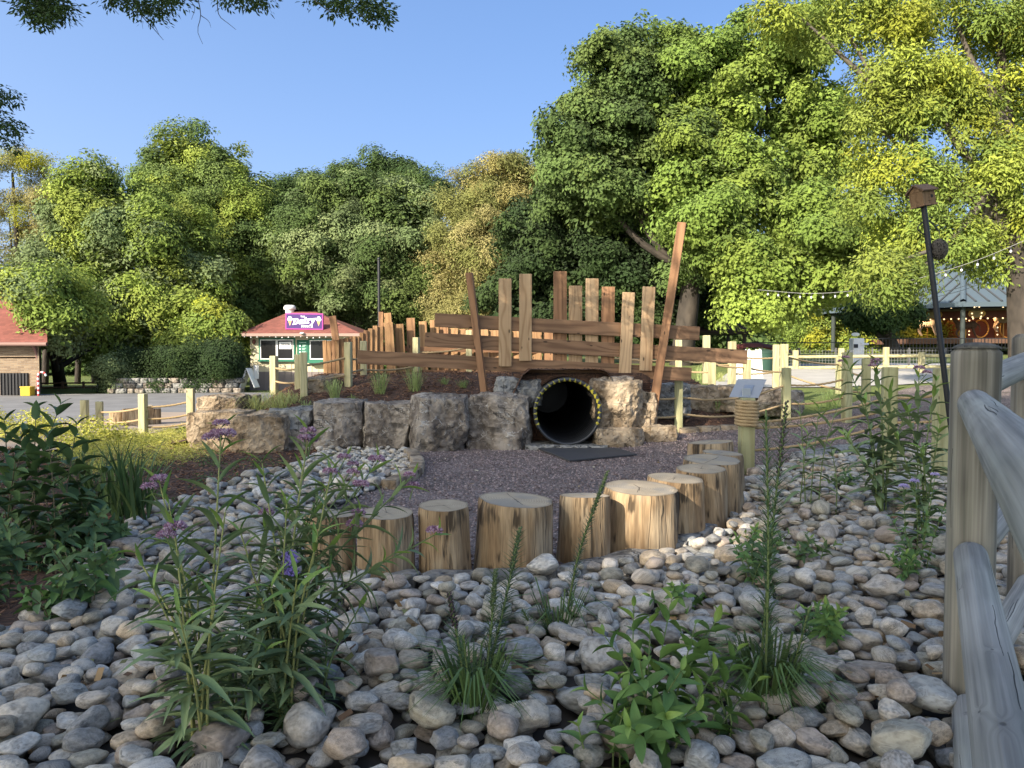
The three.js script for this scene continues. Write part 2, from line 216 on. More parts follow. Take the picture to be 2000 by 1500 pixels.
function sheet(name, pts, lift, m, edge = .5, uvS = 1, Hf = Hg, bump = 0) {
  const s = new THREE.Shape(pts.map(([x, z]) => new THREE.Vector2(x, -z)));
  let g = new THREE.ShapeGeometry(s); g.deleteAttribute('uv'); g.deleteAttribute('normal'); g = new TessellateModifier(edge, 9).modify(g);
  const p = g.attributes.position, uv = new Float32Array(p.count * 2);
  for (let i = 0; i < p.count; i++) { const x = p.getX(i), z = -p.getY(i); p.setXYZ(i, x, Hf(x, z) + lift + (bump ? bump * fbm(x * 1.7, z * 1.7, 3, 3) : 0), z); uv[i * 2] = x * uvS; uv[i * 2 + 1] = z * uvS; }
  g.setAttribute('uv', new THREE.BufferAttribute(uv, 2)); g = mergeVertices(g, 1e-4); g.computeVertexNormals(); return struct(name, g, m);
}
const inPoly = (x, z, P) => { let c = false; for (let i = 0, j = P.length - 1; i < P.length; j = i++) { const [a, b] = P[i], [d, e] = P[j]; if ((b > z) !== (e > z) && x < (d - a) * (z - b) / (e - b) + a) c = !c; } return c; };
const bedEdgeL = [[-500, 1310], [0, 1245], [70, 1218], [130, 1165], [200, 1095], [250, 1045], [330, 1000], [430, 962], [540, 925], [620, 888], [650, 876]];
const bedPoly = gp([...bedEdgeL, [720, 868], [800, 874], [806, 900], [812, 930], [700, 975], [630, 1010], [600, 1080], [690, 1142], [830, 1158], [1000, 1156], [1140, 1134], [1255, 1115], [1330, 1082], [1385, 1050], [1438, 1005], [1462, 936], [1560, 912], [1700, 890], [1850, 878], [2200, 870], [2700, 1000], [2500, 1300], [2300, 1650], [1000, 1750], [-300, 1700]]);
sheet('stone_bed_soil', bedPoly, .006, plain([.05, .042, .035], { roughness: 1 }), .6, 1);
const mulchP = gp([[-1100, 1360], ...bedEdgeL, [650, 872], [560, 868], [470, 872], [365, 868], [250, 880], [150, 905], [60, 880], [-300, 850], [-1100, 850]]), mulchPoly = () => mulchP;
sheet('mulch_bed', mulchP, .022, M.mulch, .4, .8, Hg, .06);
const gravelPoly = gp([[806, 878], [850, 872], [1040, 862], [1160, 850], [1260, 846], [1330, 842], [1480, 838], [1545, 822], [1640, 800], [1700, 778], [1790, 757], [1900, 748], [2060, 752], [2060, 860], [1850, 874], [1700, 886], [1560, 908], [1462, 932], [1438, 1000], [1385, 1045], [1330, 1078], [1255, 1110], [1140, 1130], [1000, 1152], [830, 1154], [690, 1138], [604, 1080], [634, 1012], [702, 976], [814, 932]]);
sheet('gravel_path', gravelPoly, .03, M.gravel, .35, .5, Hg, .03);
sheet('road', [[-90, -15.2], [-14, -15.0], [-9.6, -15.9], [-7.6, -18], [-5.5, -20.5], [0, -22.5], [3, -25], [3, -31], [-12, -30.2], [-22, -27.6], [-90, -27.6]], .008, M.asphalt, 3, .5);
sheet('dirt_path', gp([[-600, 846], [0, 836], [110, 826], [215, 812], [300, 806], [372, 806], [372, 832], [300, 848], [200, 858], [110, 880], [0, 892], [-600, 900]]), .012, mat(T.concrete, { color: [.75, .62, .52], bumpScale: .004 }), 1, .4);
sheet('pavement', gp([[1380, 758], [1480, 757], [1600, 757], [1760, 752], [1905, 742], [2300, 740], [2300, 716], [1900, 711], [1700, 709], [1560, 712], [1440, 718]]), .012, M.concrete, 1.5, .4);
sheet('kerb_strip', [[-90, -27.6], [-22, -27.6], [-16, -28.4], [-16, -28.9], [-90, -28.5]], .014, M.concrete, 3, .5);
// the mulched mound over the tunnel
{
  const nx = 92, nz = 60, pos = [], uv = [], idx = [];
  for (let j = 0; j <= nz; j++) for (let i = 0; i <= nx; i++) { const x = lerp(-5.6, 5.0, i / nx), d = frontD(x) - .0 + (19.6 - frontD(x)) * Math.pow(j / nz, 1.3), y = Math.max(Hm(x, -d), Hg(x, -d) - .04) + .03 * fbm(x * 4, d * 4, 2, 2); pos.push(x, y + .016, -d); uv.push(x * .8, d * .8); }
  for (let j = 0; j < nz; j++) for (let i = 0; i < nx; i++) { const a = j * (nx + 1) + i, b = a + nx + 1; idx.push(a, a + 1, b, b, a + 1, b + 1); }
  const g = new THREE.BufferGeometry(); g.setAttribute('position', new THREE.Float32BufferAttribute(pos, 3)); g.setAttribute('uv', new THREE.Float32BufferAttribute(uv, 2)); g.setIndex(idx); g.computeVertexNormals(); struct('mulch_mound', g, M.mulch);
}

{
  const n = 72, pos = [], idx = []; for (let i = 0; i <= n; i++) { const a = i / n * 2 * Math.PI, c = Math.cos(a), q = Math.sin(a), k = Math.min((c > 0 ? 1.3 : .8) / Math.max(.001, Math.abs(c)), (q > 0 ? .545 : .6) / Math.max(.001, Math.abs(q))), b = .03 * fbm(c * 3, q * 3, 2, 3); for (const [r, z] of [[.484, 12.3], [.484, 11.68], [.5, 11.66], [lerp(.5, k, .5), 11.66 + b], [k, 11.72 + b], [k * 1.02, 12.3]]) pos.push(tunnelX + c * r, .585 + q * r, -z); }
  for (let i = 0; i < n; i++) for (let j = 0; j < 5; j++) { const a = i * 6 + j, b = a + 6; idx.push(a, a + 1, b, b, a + 1, b + 1); }
  let g = new THREE.BufferGeometry(); g.setAttribute('position', new THREE.Float32BufferAttribute(pos, 3)); g.setIndex(idx); g.computeVertexNormals(); struct('soil_bank', boxUV(g, .8), M.mulch);
}
// ---------------------------------------------------------------- boulders
function boulderGeo(w, h, d, seed, cuts = 9, rough = .05, n = 22, round = .18, flatTop = true) {
  const R = RNG(seed), g0 = new THREE.BoxGeometry(1, 1, 1, n, n, n); g0.deleteAttribute('uv'); g0.deleteAttribute('normal'); const g = mergeVertices(g0, 1e-4), p = g.attributes.position, v = V(), S = V(w, h, d), o = R() * 50;
  const planes = Array.from({ length: cuts }, () => { const a = R() * 6.283, y = flatTop ? (R() - .55) * .9 : (R() - .4) * 1.5, nn = V(Math.cos(a), y, Math.sin(a)).normalize(); return [nn, .40 + R() * .12]; });
  for (let i = 0; i < p.count; i++) {
    v.fromBufferAttribute(p, i); const s = v.clone().normalize().multiplyScalar(.62); v.lerp(s, round);
    for (const [nn, k] of planes) { const e = v.dot(nn) - k * (Math.abs(nn.x) + Math.abs(nn.y) + Math.abs(nn.z)) * .92; if (e > 0) v.addScaledVector(nn, -e * .85); }
    v.multiply(S); const m = Math.min(w, h, d), q = v.clone().multiplyScalar(1.7 / m), nr = v.clone().divide(S).normalize();
    const f = fbm(q.x * .6 + o, q.y * .6, q.z * .6, 3) * rough * 2.4 * m + (1 - 2.2 * Math.abs(fbm(q.x * 1.3 + o, q.y * 1.3 + 9, q.z * 1.3, 4))) * rough * m * .7 + fbm(q.x * 5, q.y * 5 + o, q.z * 5, 3) * rough * .5 * m;
    v.addScaledVector(nr, f - rough * m * .6); p.setXYZ(i, v.x, v.y, v.z);
  }
  g.computeVertexNormals(); return boxUV(g, 1.1, R() * 5);
}
let bs = 300;
function boulder(label, [x0, y0, x1, y1], d, depth, m, o = {}) {
  const a = at((x0 + x1) / 2, y1, d), b = at((x0 + x1) / 2, y0, d), w = mAt(x1 - x0, d) * .99, h = (b.y - a.y) * 1.02 + .02, s = bs++;
  const t = part(scene, numbered(o.name ?? 'boulder'), boulderGeo(w, h, depth, o.seed ?? s, o.cuts ?? 9, (o.rough ?? .05) * 1.6, o.n ?? 32, (o.round ?? .16) * .8, o.flat ?? true), m, V(a.x, a.y - .02 + h / 2, -d - depth / 2)); t.rotation.set(0, o.ry ?? (RNG(s)() - .5) * .15, o.rz ?? 0);
  return tag(t, label, o.cat ?? 'boulder', o.group ?? 'boulders of the retaining wall');
}
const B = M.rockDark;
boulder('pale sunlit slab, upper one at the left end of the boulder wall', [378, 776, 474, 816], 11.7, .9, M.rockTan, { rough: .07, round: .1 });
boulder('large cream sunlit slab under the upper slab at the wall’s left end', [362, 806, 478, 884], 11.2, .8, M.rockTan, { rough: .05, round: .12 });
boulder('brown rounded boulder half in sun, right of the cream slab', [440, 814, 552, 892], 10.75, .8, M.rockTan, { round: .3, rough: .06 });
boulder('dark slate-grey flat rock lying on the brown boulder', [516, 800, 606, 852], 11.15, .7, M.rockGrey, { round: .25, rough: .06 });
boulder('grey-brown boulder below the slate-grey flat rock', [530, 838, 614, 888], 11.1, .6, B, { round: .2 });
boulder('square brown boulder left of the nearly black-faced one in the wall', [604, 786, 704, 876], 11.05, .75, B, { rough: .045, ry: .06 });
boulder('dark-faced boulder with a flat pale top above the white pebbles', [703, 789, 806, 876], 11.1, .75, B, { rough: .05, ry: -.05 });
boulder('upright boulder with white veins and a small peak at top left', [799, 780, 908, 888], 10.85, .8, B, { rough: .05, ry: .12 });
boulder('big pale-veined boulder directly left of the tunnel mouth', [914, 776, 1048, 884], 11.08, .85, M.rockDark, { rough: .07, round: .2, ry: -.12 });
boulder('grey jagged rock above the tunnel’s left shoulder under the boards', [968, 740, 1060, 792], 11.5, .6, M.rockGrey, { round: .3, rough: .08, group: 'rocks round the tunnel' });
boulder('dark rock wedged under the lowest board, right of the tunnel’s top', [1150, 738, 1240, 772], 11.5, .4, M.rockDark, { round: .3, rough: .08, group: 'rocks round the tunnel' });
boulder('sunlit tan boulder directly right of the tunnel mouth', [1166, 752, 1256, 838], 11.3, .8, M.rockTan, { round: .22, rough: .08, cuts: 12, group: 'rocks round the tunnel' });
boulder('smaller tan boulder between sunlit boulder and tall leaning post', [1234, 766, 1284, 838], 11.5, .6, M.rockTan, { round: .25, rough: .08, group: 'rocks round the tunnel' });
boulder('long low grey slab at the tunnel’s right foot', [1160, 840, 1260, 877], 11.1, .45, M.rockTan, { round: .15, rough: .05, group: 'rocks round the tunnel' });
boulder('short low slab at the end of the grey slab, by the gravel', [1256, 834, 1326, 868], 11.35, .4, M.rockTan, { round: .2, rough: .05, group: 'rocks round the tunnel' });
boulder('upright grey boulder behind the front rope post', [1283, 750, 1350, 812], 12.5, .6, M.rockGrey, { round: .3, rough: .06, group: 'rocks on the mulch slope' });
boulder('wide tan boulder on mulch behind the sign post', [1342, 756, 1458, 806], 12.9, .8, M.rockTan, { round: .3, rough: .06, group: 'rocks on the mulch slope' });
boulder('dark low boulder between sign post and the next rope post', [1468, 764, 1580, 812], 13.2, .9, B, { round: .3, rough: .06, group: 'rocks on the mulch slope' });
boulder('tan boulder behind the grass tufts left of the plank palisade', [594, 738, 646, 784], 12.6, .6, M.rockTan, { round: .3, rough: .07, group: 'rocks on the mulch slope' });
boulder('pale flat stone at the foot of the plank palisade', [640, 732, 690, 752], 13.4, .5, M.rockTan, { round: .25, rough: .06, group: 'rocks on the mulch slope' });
// edging
{
  const e = thing('stone_edging', 'curved edging of tan stones between white pebbles and gravel', 'edging', V(0, 0, 0)), L = [[800, 893], [812, 905], [817, 919], [812, 934], [790, 948], [758, 962]].map(([x, y]) => ground(x, y, 2, Hg));
  for (let i = 0; i < L.length - 1; i++) { const m = L[i].clone().add(L[i + 1]).multiplyScalar(.5), l = L[i].distanceTo(L[i + 1]); const o = part(e, 'stone', boulderGeo(l * .97, .13, .17, 700 + i, 5, .05, 6, .12), M.rockTan, V(m.x, .06, m.z)); o.rotation.y = -Math.atan2(L[i + 1].z - L[i].z, L[i + 1].x - L[i].x); }
  const f = thing('stone_edging', 'straight row of flat edging stones along the right-hand mulch slope', 'edging', V(0, 0, 0)), q = [[1324, 848], [1362, 846], [1404, 843], [1446, 842], [1490, 838], [1540, 830]].map(([x, y]) => ground(x, y, 2, Hg));
  for (let i = 0; i < q.length - 1; i++) { const m = q[i].clone().add(q[i + 1]).multiplyScalar(.5), l = q[i].distanceTo(q[i + 1]); const o = part(f, 'stone', boulderGeo(l * .96, .12, .2, 730 + i, 5, .05, 6, .12), M.rockTan, V(m.x, m.y + .04, m.z)); o.rotation.y = -Math.atan2(q[i + 1].z - q[i].z, q[i + 1].x - q[i].x); }
  const k = thing('stone_edging', 'pale low kerb stones under the row of log stumps', 'edging', V(0, 0, 0)), w = [[690, 1138], [822, 1150], [925, 1152], [1085, 1142], [1180, 1122], [1320, 1086], [1385, 1046]].map(([x, y]) => ground(x, y, 2, Hg));
  for (let i = 0; i < w.length - 1; i++) { const m = w[i].clone().add(w[i + 1]).multiplyScalar(.5), l = w[i].distanceTo(w[i + 1]); const o = part(k, 'stone', boulderGeo(l * .97, .10, .14, 760 + i, 4, .04, 6, .1), M.rockGrey, V(m.x, .045, m.z)); o.rotation.y = -Math.atan2(w[i + 1].z - w[i].z, w[i + 1].x - w[i].x); }
  const s = thing('flat_stone', 'long flat grey stone edging the path behind the right-hand stone bed', 'stone'); const a = ground(1560, 908, 2, Hg), b = ground(1720, 872, 2, Hg); s.position.copy(a.clone().add(b).multiplyScalar(.5)); const o = part(s, 'slab', boulderGeo(a.distanceTo(b), .14, .3, 790, 6, .06, 12, .2), M.rockGrey, V(0, .04, 0)); o.rotation.y = -Math.atan2(b.z - a.z, b.x - a.x);
}

// ---------------------------------------------------------------- log stumps
const topTex = [1, 2, 3, 4, 5].map((s) => mat(stumpTop(200 + s), { bumpScale: .004 }));
const stumpSpots = []; // [x, z, r]
function stumpGeo(r, h, seed) {
  const R = RNG(seed), nu = 96, nv = 14, pos = [], uv = [], idx = [], o = R() * 90, flare = .06 + R() * .08, lean = [(R() - .5) * .06, (R() - .5) * .06], ph = R() * 6.28, u0 = R();
  const rad = (a, t) => r * (1 + .13 * fbm(Math.cos(a) * 1.1 + o, Math.sin(a) * 1.1, t * .25, 3) + .05 * fbm(Math.cos(a) * 5 + o, Math.sin(a) * 5, t * .8 + 4, 3) + .02 * fbm(Math.cos(a) * 16 + o, Math.sin(a) * 16, t * 1.6, 2) + flare * Math.pow(1 - t, 2) * (.6 + .6 * Math.cos(3 * a + ph)));
  const top = (a) => h + .035 * r * 2 * Math.cos(a + ph);
  for (let j = 0; j <= nv; j++) for (let i = 0; i <= nu; i++) { const a = i / nu * 2 * Math.PI, t = j / nv, y = t * top(a) - .0, k = rad(a, t) * (j === nv ? .965 : 1), yy = j === nv ? y : y * .985; pos.push(Math.cos(a) * k + lean[0] * y, yy, Math.sin(a) * k + lean[1] * y); uv.push(i / nu * Math.max(1, Math.round(r * 4.2)) + u0, yy * 1.1); }
  for (let j = 0; j < nv; j++) for (let i = 0; i < nu; i++) { const a = j * (nu + 1) + i, b = a + nu + 1; idx.push(a, b, a + 1, b, b + 1, a + 1); }
  const side = new THREE.BufferGeometry(); side.setAttribute('position', new THREE.Float32BufferAttribute(pos, 3)); side.setAttribute('uv', new THREE.Float32BufferAttribute(uv, 2)); side.setIndex(idx); side.computeVertexNormals();
  const cp = [0, 0, 0], cu = [.5, .5], ci = []; cp[0] = lean[0] * h; cp[1] = h; cp[2] = lean[1] * h; const rings = 4;
  for (let k = 1; k <= rings; k++) for (let i = 0; i < nu; i++) { const a = i / nu * 2 * Math.PI, f = k / rings, q = rad(a, 1) * .966 * f; cp.push(Math.cos(a) * q + lean[0] * h, lerp(h, top(a), f) + (k < rings ? .006 * fbm(Math.cos(a) * 3 + o, f * 3, 1, 2) : .0), Math.sin(a) * q + lean[1] * h); cu.push(.5 + .49 * f * Math.cos(a), .5 + .49 * f * Math.sin(a)); }
  for (let i = 0; i < nu; i++) { const n = (i + 1) % nu; ci.push(0, 1 + n, 1 + i); for (let k = 0; k < rings - 1; k++) { const a = 1 + k * nu + i, b = 1 + k * nu + n, c = a + nu, e = b + nu; ci.push(a, b, c, b, e, c); } }
  const cap = new THREE.BufferGeometry(); cap.setAttribute('position', new THREE.Float32BufferAttribute(cp, 3)); cap.setAttribute('uv', new THREE.Float32BufferAttribute(cu, 2)); cap.setIndex(ci); cap.computeVertexNormals();
  return [side, cap];
}
function stump(label, cx, w, topY, baseY, seed, group = 'log stumps edging the gravel play area') {
  const f = ground(cx, baseY, 2, Hg), d0 = -f.z, r = mAt(w, d0 + .2) / 2, z = f.z - r, x = at(cx, baseY, d0 + r).x, h = at(cx, topY, d0 + r).y - Hg(x, z);
  const s = thing('log_stump', label, 'log stump', V(x, Hg(x, z) + .01, z), group), [a, b] = stumpGeo(r, h, seed); part(s, 'log_side', a, M.stump); part(s, 'cut_top', b, topTex[seed % 5]); s.rotation.y = seed * 1.7; stumpSpots.push([x, z, r * 1.12]);
}
stump('log stump half hidden behind the milkweed, farthest left of the row', 646, 96, 1006, 1138, 801);
stump('log stump behind the milkweed, next left of the narrow pale-topped one', 754, 106, 1004, 1150, 802);
stump('narrow pale-topped log stump left of the widest one', 870, 98, 990, 1142, 803);
stump('widest front log stump with a dark stain on its top', 1006, 148, 978, 1138, 804);
stump('narrow dark brown log stump right of the widest one', 1142, 98, 970, 1118, 805);
stump('wide log stump with dark vertical rifts beside the stone bed', 1246, 146, 955, 1100, 806);
stump('sunlit orange log stump right behind the wide rifted one', 1322, 110, 936, 1069, 807);
stump('log stump half in sun behind the sunlit orange one', 1370, 96, 918, 1042, 808);
stump('tall grey log stump with smooth side below the sign post', 1390, 114, 900, 1018, 809);
stump('small log stump top just behind the tall grey stump', 1411, 80, 886, 975, 810);
stump('farthest log stump of the row, left of the sign post', 1388, 88, 865, 945, 811);

// ---------------------------------------------------------------- river stones, dropped one by one until they rest on each other
{
  const X0 = -5.2, X1 = 6.4, Z0 = -12.4, Z1 = -1.9, C = .025, NX = Math.round((X1 - X0) / C), NZ = Math.round((Z1 - Z0) / C), hf = new Float32Array(NX * NZ), ok = new Uint8Array(NX * NZ), R = RNG(77);
  for (let j = 0; j < NZ; j++) for (let i = 0; i < NX; i++) { const x = X0 + (i + .5) * C, z = Z0 + (j + .5) * C, k = j * NX + i; ok[k] = inPoly(x, z, bedPoly) ? 1 : 0; hf[k] = Hg(x, z); for (const [sx, sz, sr] of stumpSpots) if (Math.hypot(x - sx, z - sz) < sr) { ok[k] = 0; hf[k] += .5; } }
  const stones = [];
  const inView = (x, z) => { const d = -z; if (d < 1.9) return false; const px = 1000 + x / d * F, py = 700 + EYE / d * F; return px > -420 && px < 2260 && py < 1760; };
  const trial = (x, z, a, b, yaw, c) => { const cs = Math.cos(yaw), sn = Math.sin(yaw), n = Math.ceil(a / C), ci = Math.floor((x - X0) / C), cj = Math.floor((z - Z0) / C); let y = -9; for (let j = -n; j <= n; j++) for (let i = -n; i <= n; i++) { const ii = ci + i, jj = cj + j; if (ii < 0 || jj < 0 || ii >= NX || jj >= NZ) continue; const dx = i * C, dz = j * C, u = (dx * cs + dz * sn) / a, v = (-dx * sn + dz * cs) / b, s = 1 - u * u - v * v; if (s > 0) y = Math.max(y, hf[jj * NX + ii] + c * Math.sqrt(s)); } return y; };
  const fill = (n, size, hMax, tries, region) => { for (let t = 0; t < n; t++) {
    let best = null; const a = size(R), b = a * (.62 + R() * .33), c = b * (.48 + R() * .34), yaw = R() * 6.283;
    for (let q = 0; q < tries; q++) { const x = lerp(X0, X1, R()), z = lerp(Z0, Z1, Math.pow(R(), .85)), i = Math.floor((x - X0) / C), j = Math.floor((z - Z0) / C); if (!ok[j * NX + i] || !inView(x, z) || (region && !region(x, z))) continue; const y = trial(x, z, a, b, yaw, c) - c * .18; if (!best || y - c < best.y - best.c) best = { x, y, z, a, b, c, yaw }; }
    if (!best || best.y - best.c - Hg(best.x, best.z) > hMax) continue;
    const { x, y, z } = best, cs = Math.cos(yaw), sn = Math.sin(yaw), m = Math.ceil(a / C), ci = Math.floor((x - X0) / C), cj = Math.floor((z - Z0) / C);
    for (let j = -m; j <= m; j++) for (let i = -m; i <= m; i++) { const ii = ci + i, jj = cj + j; if (ii < 0 || jj < 0 || ii >= NX || jj >= NZ) continue; const dx = i * C, dz = j * C, u = (dx * cs + dz * sn) / a, v = (-dx * sn + dz * cs) / b, s = 1 - u * u - v * v; if (s > 0) { const k = jj * NX + ii; hf[k] = Math.max(hf[k], y + c * Math.sqrt(s)); } }
    stones.push({ x, y, z, a, b, c, yaw, col: R(), tone: R(), tilt: [(R() - .5) * .3, (R() - .5) * .3], v: Math.floor(R() * 97) });
  } };
  const pebbles = (x, z) => z < -8.6 && x < -.6;
  fill(1100, (r) => .026 + .03 * r(), .06, 40, pebbles);
  fill(3700, (r) => .037 + .042 * Math.pow(r(), 1.6), .045, 7, (x, z) => !pebbles(x, z));
  fill(1200, (r) => .05 + .056 * Math.pow(r(), 2.2), .08, 10, (x, z) => !pebbles(x, z));
  fill(1900, (r) => .030 + .034 * r(), .11, 11, (x, z) => !pebbles(x, z));
  fill(1100, (r) => .045 + .045 * r(), .075, 14, (x, z) => z > -4.8);
  const tints = [[.42, .40, .36], [.47, .38, .27], [.37, .34, .265], [.60, .53, .43], [.28, .275, .26], [.41, .335, .265], [.60, .56, .49], [.36, .36, .335], [.52, .465, .38], [.46, .41, .345]];
  const tMats = T.cob.map((tp) => tints.map((c) => mat(tp, { color: c.map((x) => x * 1.2), bumpScale: .004, roughness: .82 })));
  const stoneGeo = (seed, det) => { const Q = RNG(seed), g0 = new THREE.IcosahedronGeometry(1, det); g0.deleteAttribute('uv'); g0.deleteAttribute('normal'); const g = mergeVertices(g0, 1e-4), p = g.attributes.position, v = V(), o = Q() * 60; const pl = Array.from({ length: 3 + Math.floor(Q() * 7) }, () => [V(Q() - .5, Q() - .5, Q() - .5).normalize(), .62 + Q() * .26]);
    for (let i = 0; i < p.count; i++) { v.fromBufferAttribute(p, i); const s = Math.pow(Math.pow(Math.abs(v.x), 2.5) + Math.pow(Math.abs(v.y), 2.5) + Math.pow(Math.abs(v.z), 2.5), -1 / 2.5); v.multiplyScalar(s); for (const [n, k] of pl) { const e = v.dot(n) - k; if (e > 0) v.addScaledVector(n, -e * .75); } v.multiplyScalar(1 + .36 * fbm(v.x * .9 + o, v.y * .9, v.z * .9, 2) + .05 * fbm(v.x * 4 + o, v.y * 4, v.z * 4, 2)); p.setXYZ(i, v.x, v.y, v.z); } g.computeVertexNormals(); return g; };
  const hi = Array.from({ length: 14 }, (_, i) => boxUV(stoneGeo(900 + i, 6), .42, i * .13)), lo = Array.from({ length: 10 }, (_, i) => stoneGeo(930 + i, 2));
  for (const s of stones) { const d = -s.z, px = 1000 + s.x / d * F, py = 700 + (EYE - s.y) / d * F; s.size = px > -20 && px < 2020 && py < 1520 ? s.a * s.b / (d * d) * (s.y - Hg(s.x, s.z) > .03 ? 1 : .6) : 0; }
  stones.sort((a, b) => b.size - a.size);
  const bed = new THREE.Group(); bed.name = 'river_stone_bed'; bed.userData.kind = 'structure'; scene.add(bed);
  const E = new THREE.Euler(), q = new THREE.Quaternion();
  const pick = (s) => tints[Math.floor(s.col * tints.length)];
  stones.slice(0, 300).forEach((s) => { q.setFromEuler(E.set(s.tilt[0], -s.yaw, s.tilt[1])); part(bed, 'stone', hi[s.v % hi.length], tMats[[0, 0, 1, 2, 3, 3][s.v % 6]][Math.floor(s.col * tints.length)], V(s.x, s.y, s.z), q, V(s.a, s.c, s.b)); });
  const rest = stones.slice(300), P = [], N = [], U = [], K = [], I = [], v = V(), nn = V(), m3 = new THREE.Matrix4(), nm = new THREE.Matrix3();
  for (const s of rest) { const g = lo[s.v % lo.length], p = g.attributes.position, n = g.attributes.normal, b0 = P.length / 3, peb = s.z < -8.6 && s.x < -.6, c = peb ? mix3(pick(s), [.62, .57, .48], .6) : pick(s), t = .95 + .45 * s.tone; q.setFromEuler(E.set(s.tilt[0], -s.yaw, s.tilt[1])); m3.compose(V(s.x, s.y, s.z), q, V(s.a, s.c, s.b)); nm.getNormalMatrix(m3);
    for (let i = 0; i < p.count; i++) { v.fromBufferAttribute(p, i); U.push((v.x + .6 * v.y) * s.a * 4 + s.tone * 7, (v.z - .6 * v.y) * s.a * 4 + s.col * 9); v.applyMatrix4(m3); nn.fromBufferAttribute(n, i).applyMatrix3(nm).normalize(); P.push(v.x, v.y, v.z); N.push(nn.x, nn.y, nn.z); K.push(c[0] * t, c[1] * t, c[2] * t); } for (let i = 0; i < g.index.count; i++) I.push(b0 + g.index.getX(i)); }
  const g = new THREE.BufferGeometry(); for (const [k, a, n] of [['position', P, 3], ['normal', N, 3], ['uv', U, 2], ['color', K, 3]]) g.setAttribute(k, new THREE.Float32BufferAttribute(a, n)); g.setIndex(I);
  const sm = mat(T.cob[0], { bumpScale: .004, roughness: .82, vertexColors: true }); part(bed, 'stones', g, sm).userData.kind = 'stuff';
  console.log('stones', stones.length, 'smallest shown singly', Math.sqrt(stones[Math.min(299, stones.length - 1)].size) * F * 2);
}
// loose chips on the gravel and shreds on the mulch
function scatter(name, geo, m, n, where, place, seed, cols) {
  const R = RNG(seed), o = new THREE.InstancedMesh(geo, m, n), d = new THREE.Object3D(), c = new THREE.Color(); let k = 0;
  for (let t = 0; t < n * 40 && k < n; t++) { const p = where(R); if (!p) continue; place(d, p, R); d.updateMatrix(); o.setMatrixAt(k, d.matrix); if (cols) { const a = cols[Math.floor(R() * cols.length)], f = .7 + .6 * R(); o.setColorAt(k, c.setRGB(a[0] * f, a[1] * f, a[2] * f)); } k++; }
  o.count = k; o.name = name; o.userData.kind = 'stuff'; o.castShadow = o.receiveShadow = true; scene.add(o); return o;
}
scatter('gravel', new THREE.IcosahedronGeometry(1, 0), plain([1, 1, 1], { roughness: 1 }), 22000, (R) => { const x = lerp(-3, 7.5, R()), z = -lerp(4.4, 13.6, Math.pow(R(), .8)); return inPoly(x, z, gravelPoly) ? [x, z] : null; }, (d, [x, z], R) => { const s = .006 + .011 * R(); d.position.set(x, Hg(x, z) + .032 + .03 * fbm(x * 1.7, z * 1.7, 3, 3), z); d.rotation.set(R() * 6, R() * 6, R() * 6); d.scale.set(s, s * (.5 + .5 * R()), s * (.6 + .4 * R())); }, 33, [[.20, .15, .14], [.27, .21, .195], [.13, .095, .09], [.33, .26, .24]]);
scatter('leaf_litter', new THREE.PlaneGeometry(1, .45, 2, 1).rotateX(-Math.PI / 2), plain([1, 1, 1], { roughness: 1, side: THREE.DoubleSide }), 420, (R) => { const z = -lerp(2.6, 9, R()), x = lerp(-.75, .85, R()) * -z; return inPoly(x, z, bedPoly) ? [x, z] : null; }, (d, [x, z], R) => { const s = .03 + .035 * R(); d.position.set(x, Hg(x, z) + .05 + .09 * R(), z); d.rotation.set((R() - .5) * 1.2, R() * 6, (R() - .5) * 1.2); d.scale.set(s, s, s); }, 35, [[.22, .13, .06], [.30, .2, .1], [.14, .085, .05], [.2, .2, .07]]);
scatter('fallen_leaves', new THREE.PlaneGeometry(1, .5, 2, 1).rotateX(-Math.PI / 2), plain([1, 1, 1], { roughness: 1, side: THREE.DoubleSide }), 160, (R) => { const x = lerp(-3, 6, R()), z = -lerp(4.8, 13, R()); return inPoly(x, z, gravelPoly) ? [x, z] : null; }, (d, [x, z], R) => { const s = .02 + .035 * R(); d.position.set(x, Hg(x, z) + .05 + .03 * fbm(x * 1.7, z * 1.7, 3, 3), z); d.rotation.set((R() - .5) * .8, R() * 6, (R() - .5) * .8); d.scale.set(s, s, s); }, 36, [[.30, .22, .13], [.22, .15, .08], [.42, .36, .26]]);
const shredGeo = new THREE.BoxGeometry(1, 1, 1);
scatter('mulch', shredGeo, plain([1, 1, 1], { roughness: 1 }), 15000, (R) => { if (R() < .55) { const x = lerp(-5, 4.8, R()), z = -lerp(11.5, 15.5, R()); return Hm(x, z) > Hg(x, z) + .03 && -z > frontD(x) + .05 ? [x, z, Hm(x, z) + .02] : null; } const x = lerp(-8, -1.5, R()), z = -lerp(3.5, 11.6, R()); return inPoly(x, z, mulchPoly()) ? [x, z, Hg(x, z) + .03 + .06 * fbm(x * 1.7, z * 1.7, 3, 3)] : null; }, (d, [x, z, y], R) => { d.position.set(x, y, z); d.rotation.set((R() - .5) * .9, R() * 6, (R() - .5) * .9); d.scale.set(.03 + .06 * R(), .006, .006 + .008 * R()); }, 34, [[.10, .05, .03], [.19, .095, .05], [.06, .03, .02], [.27, .15, .085]]);

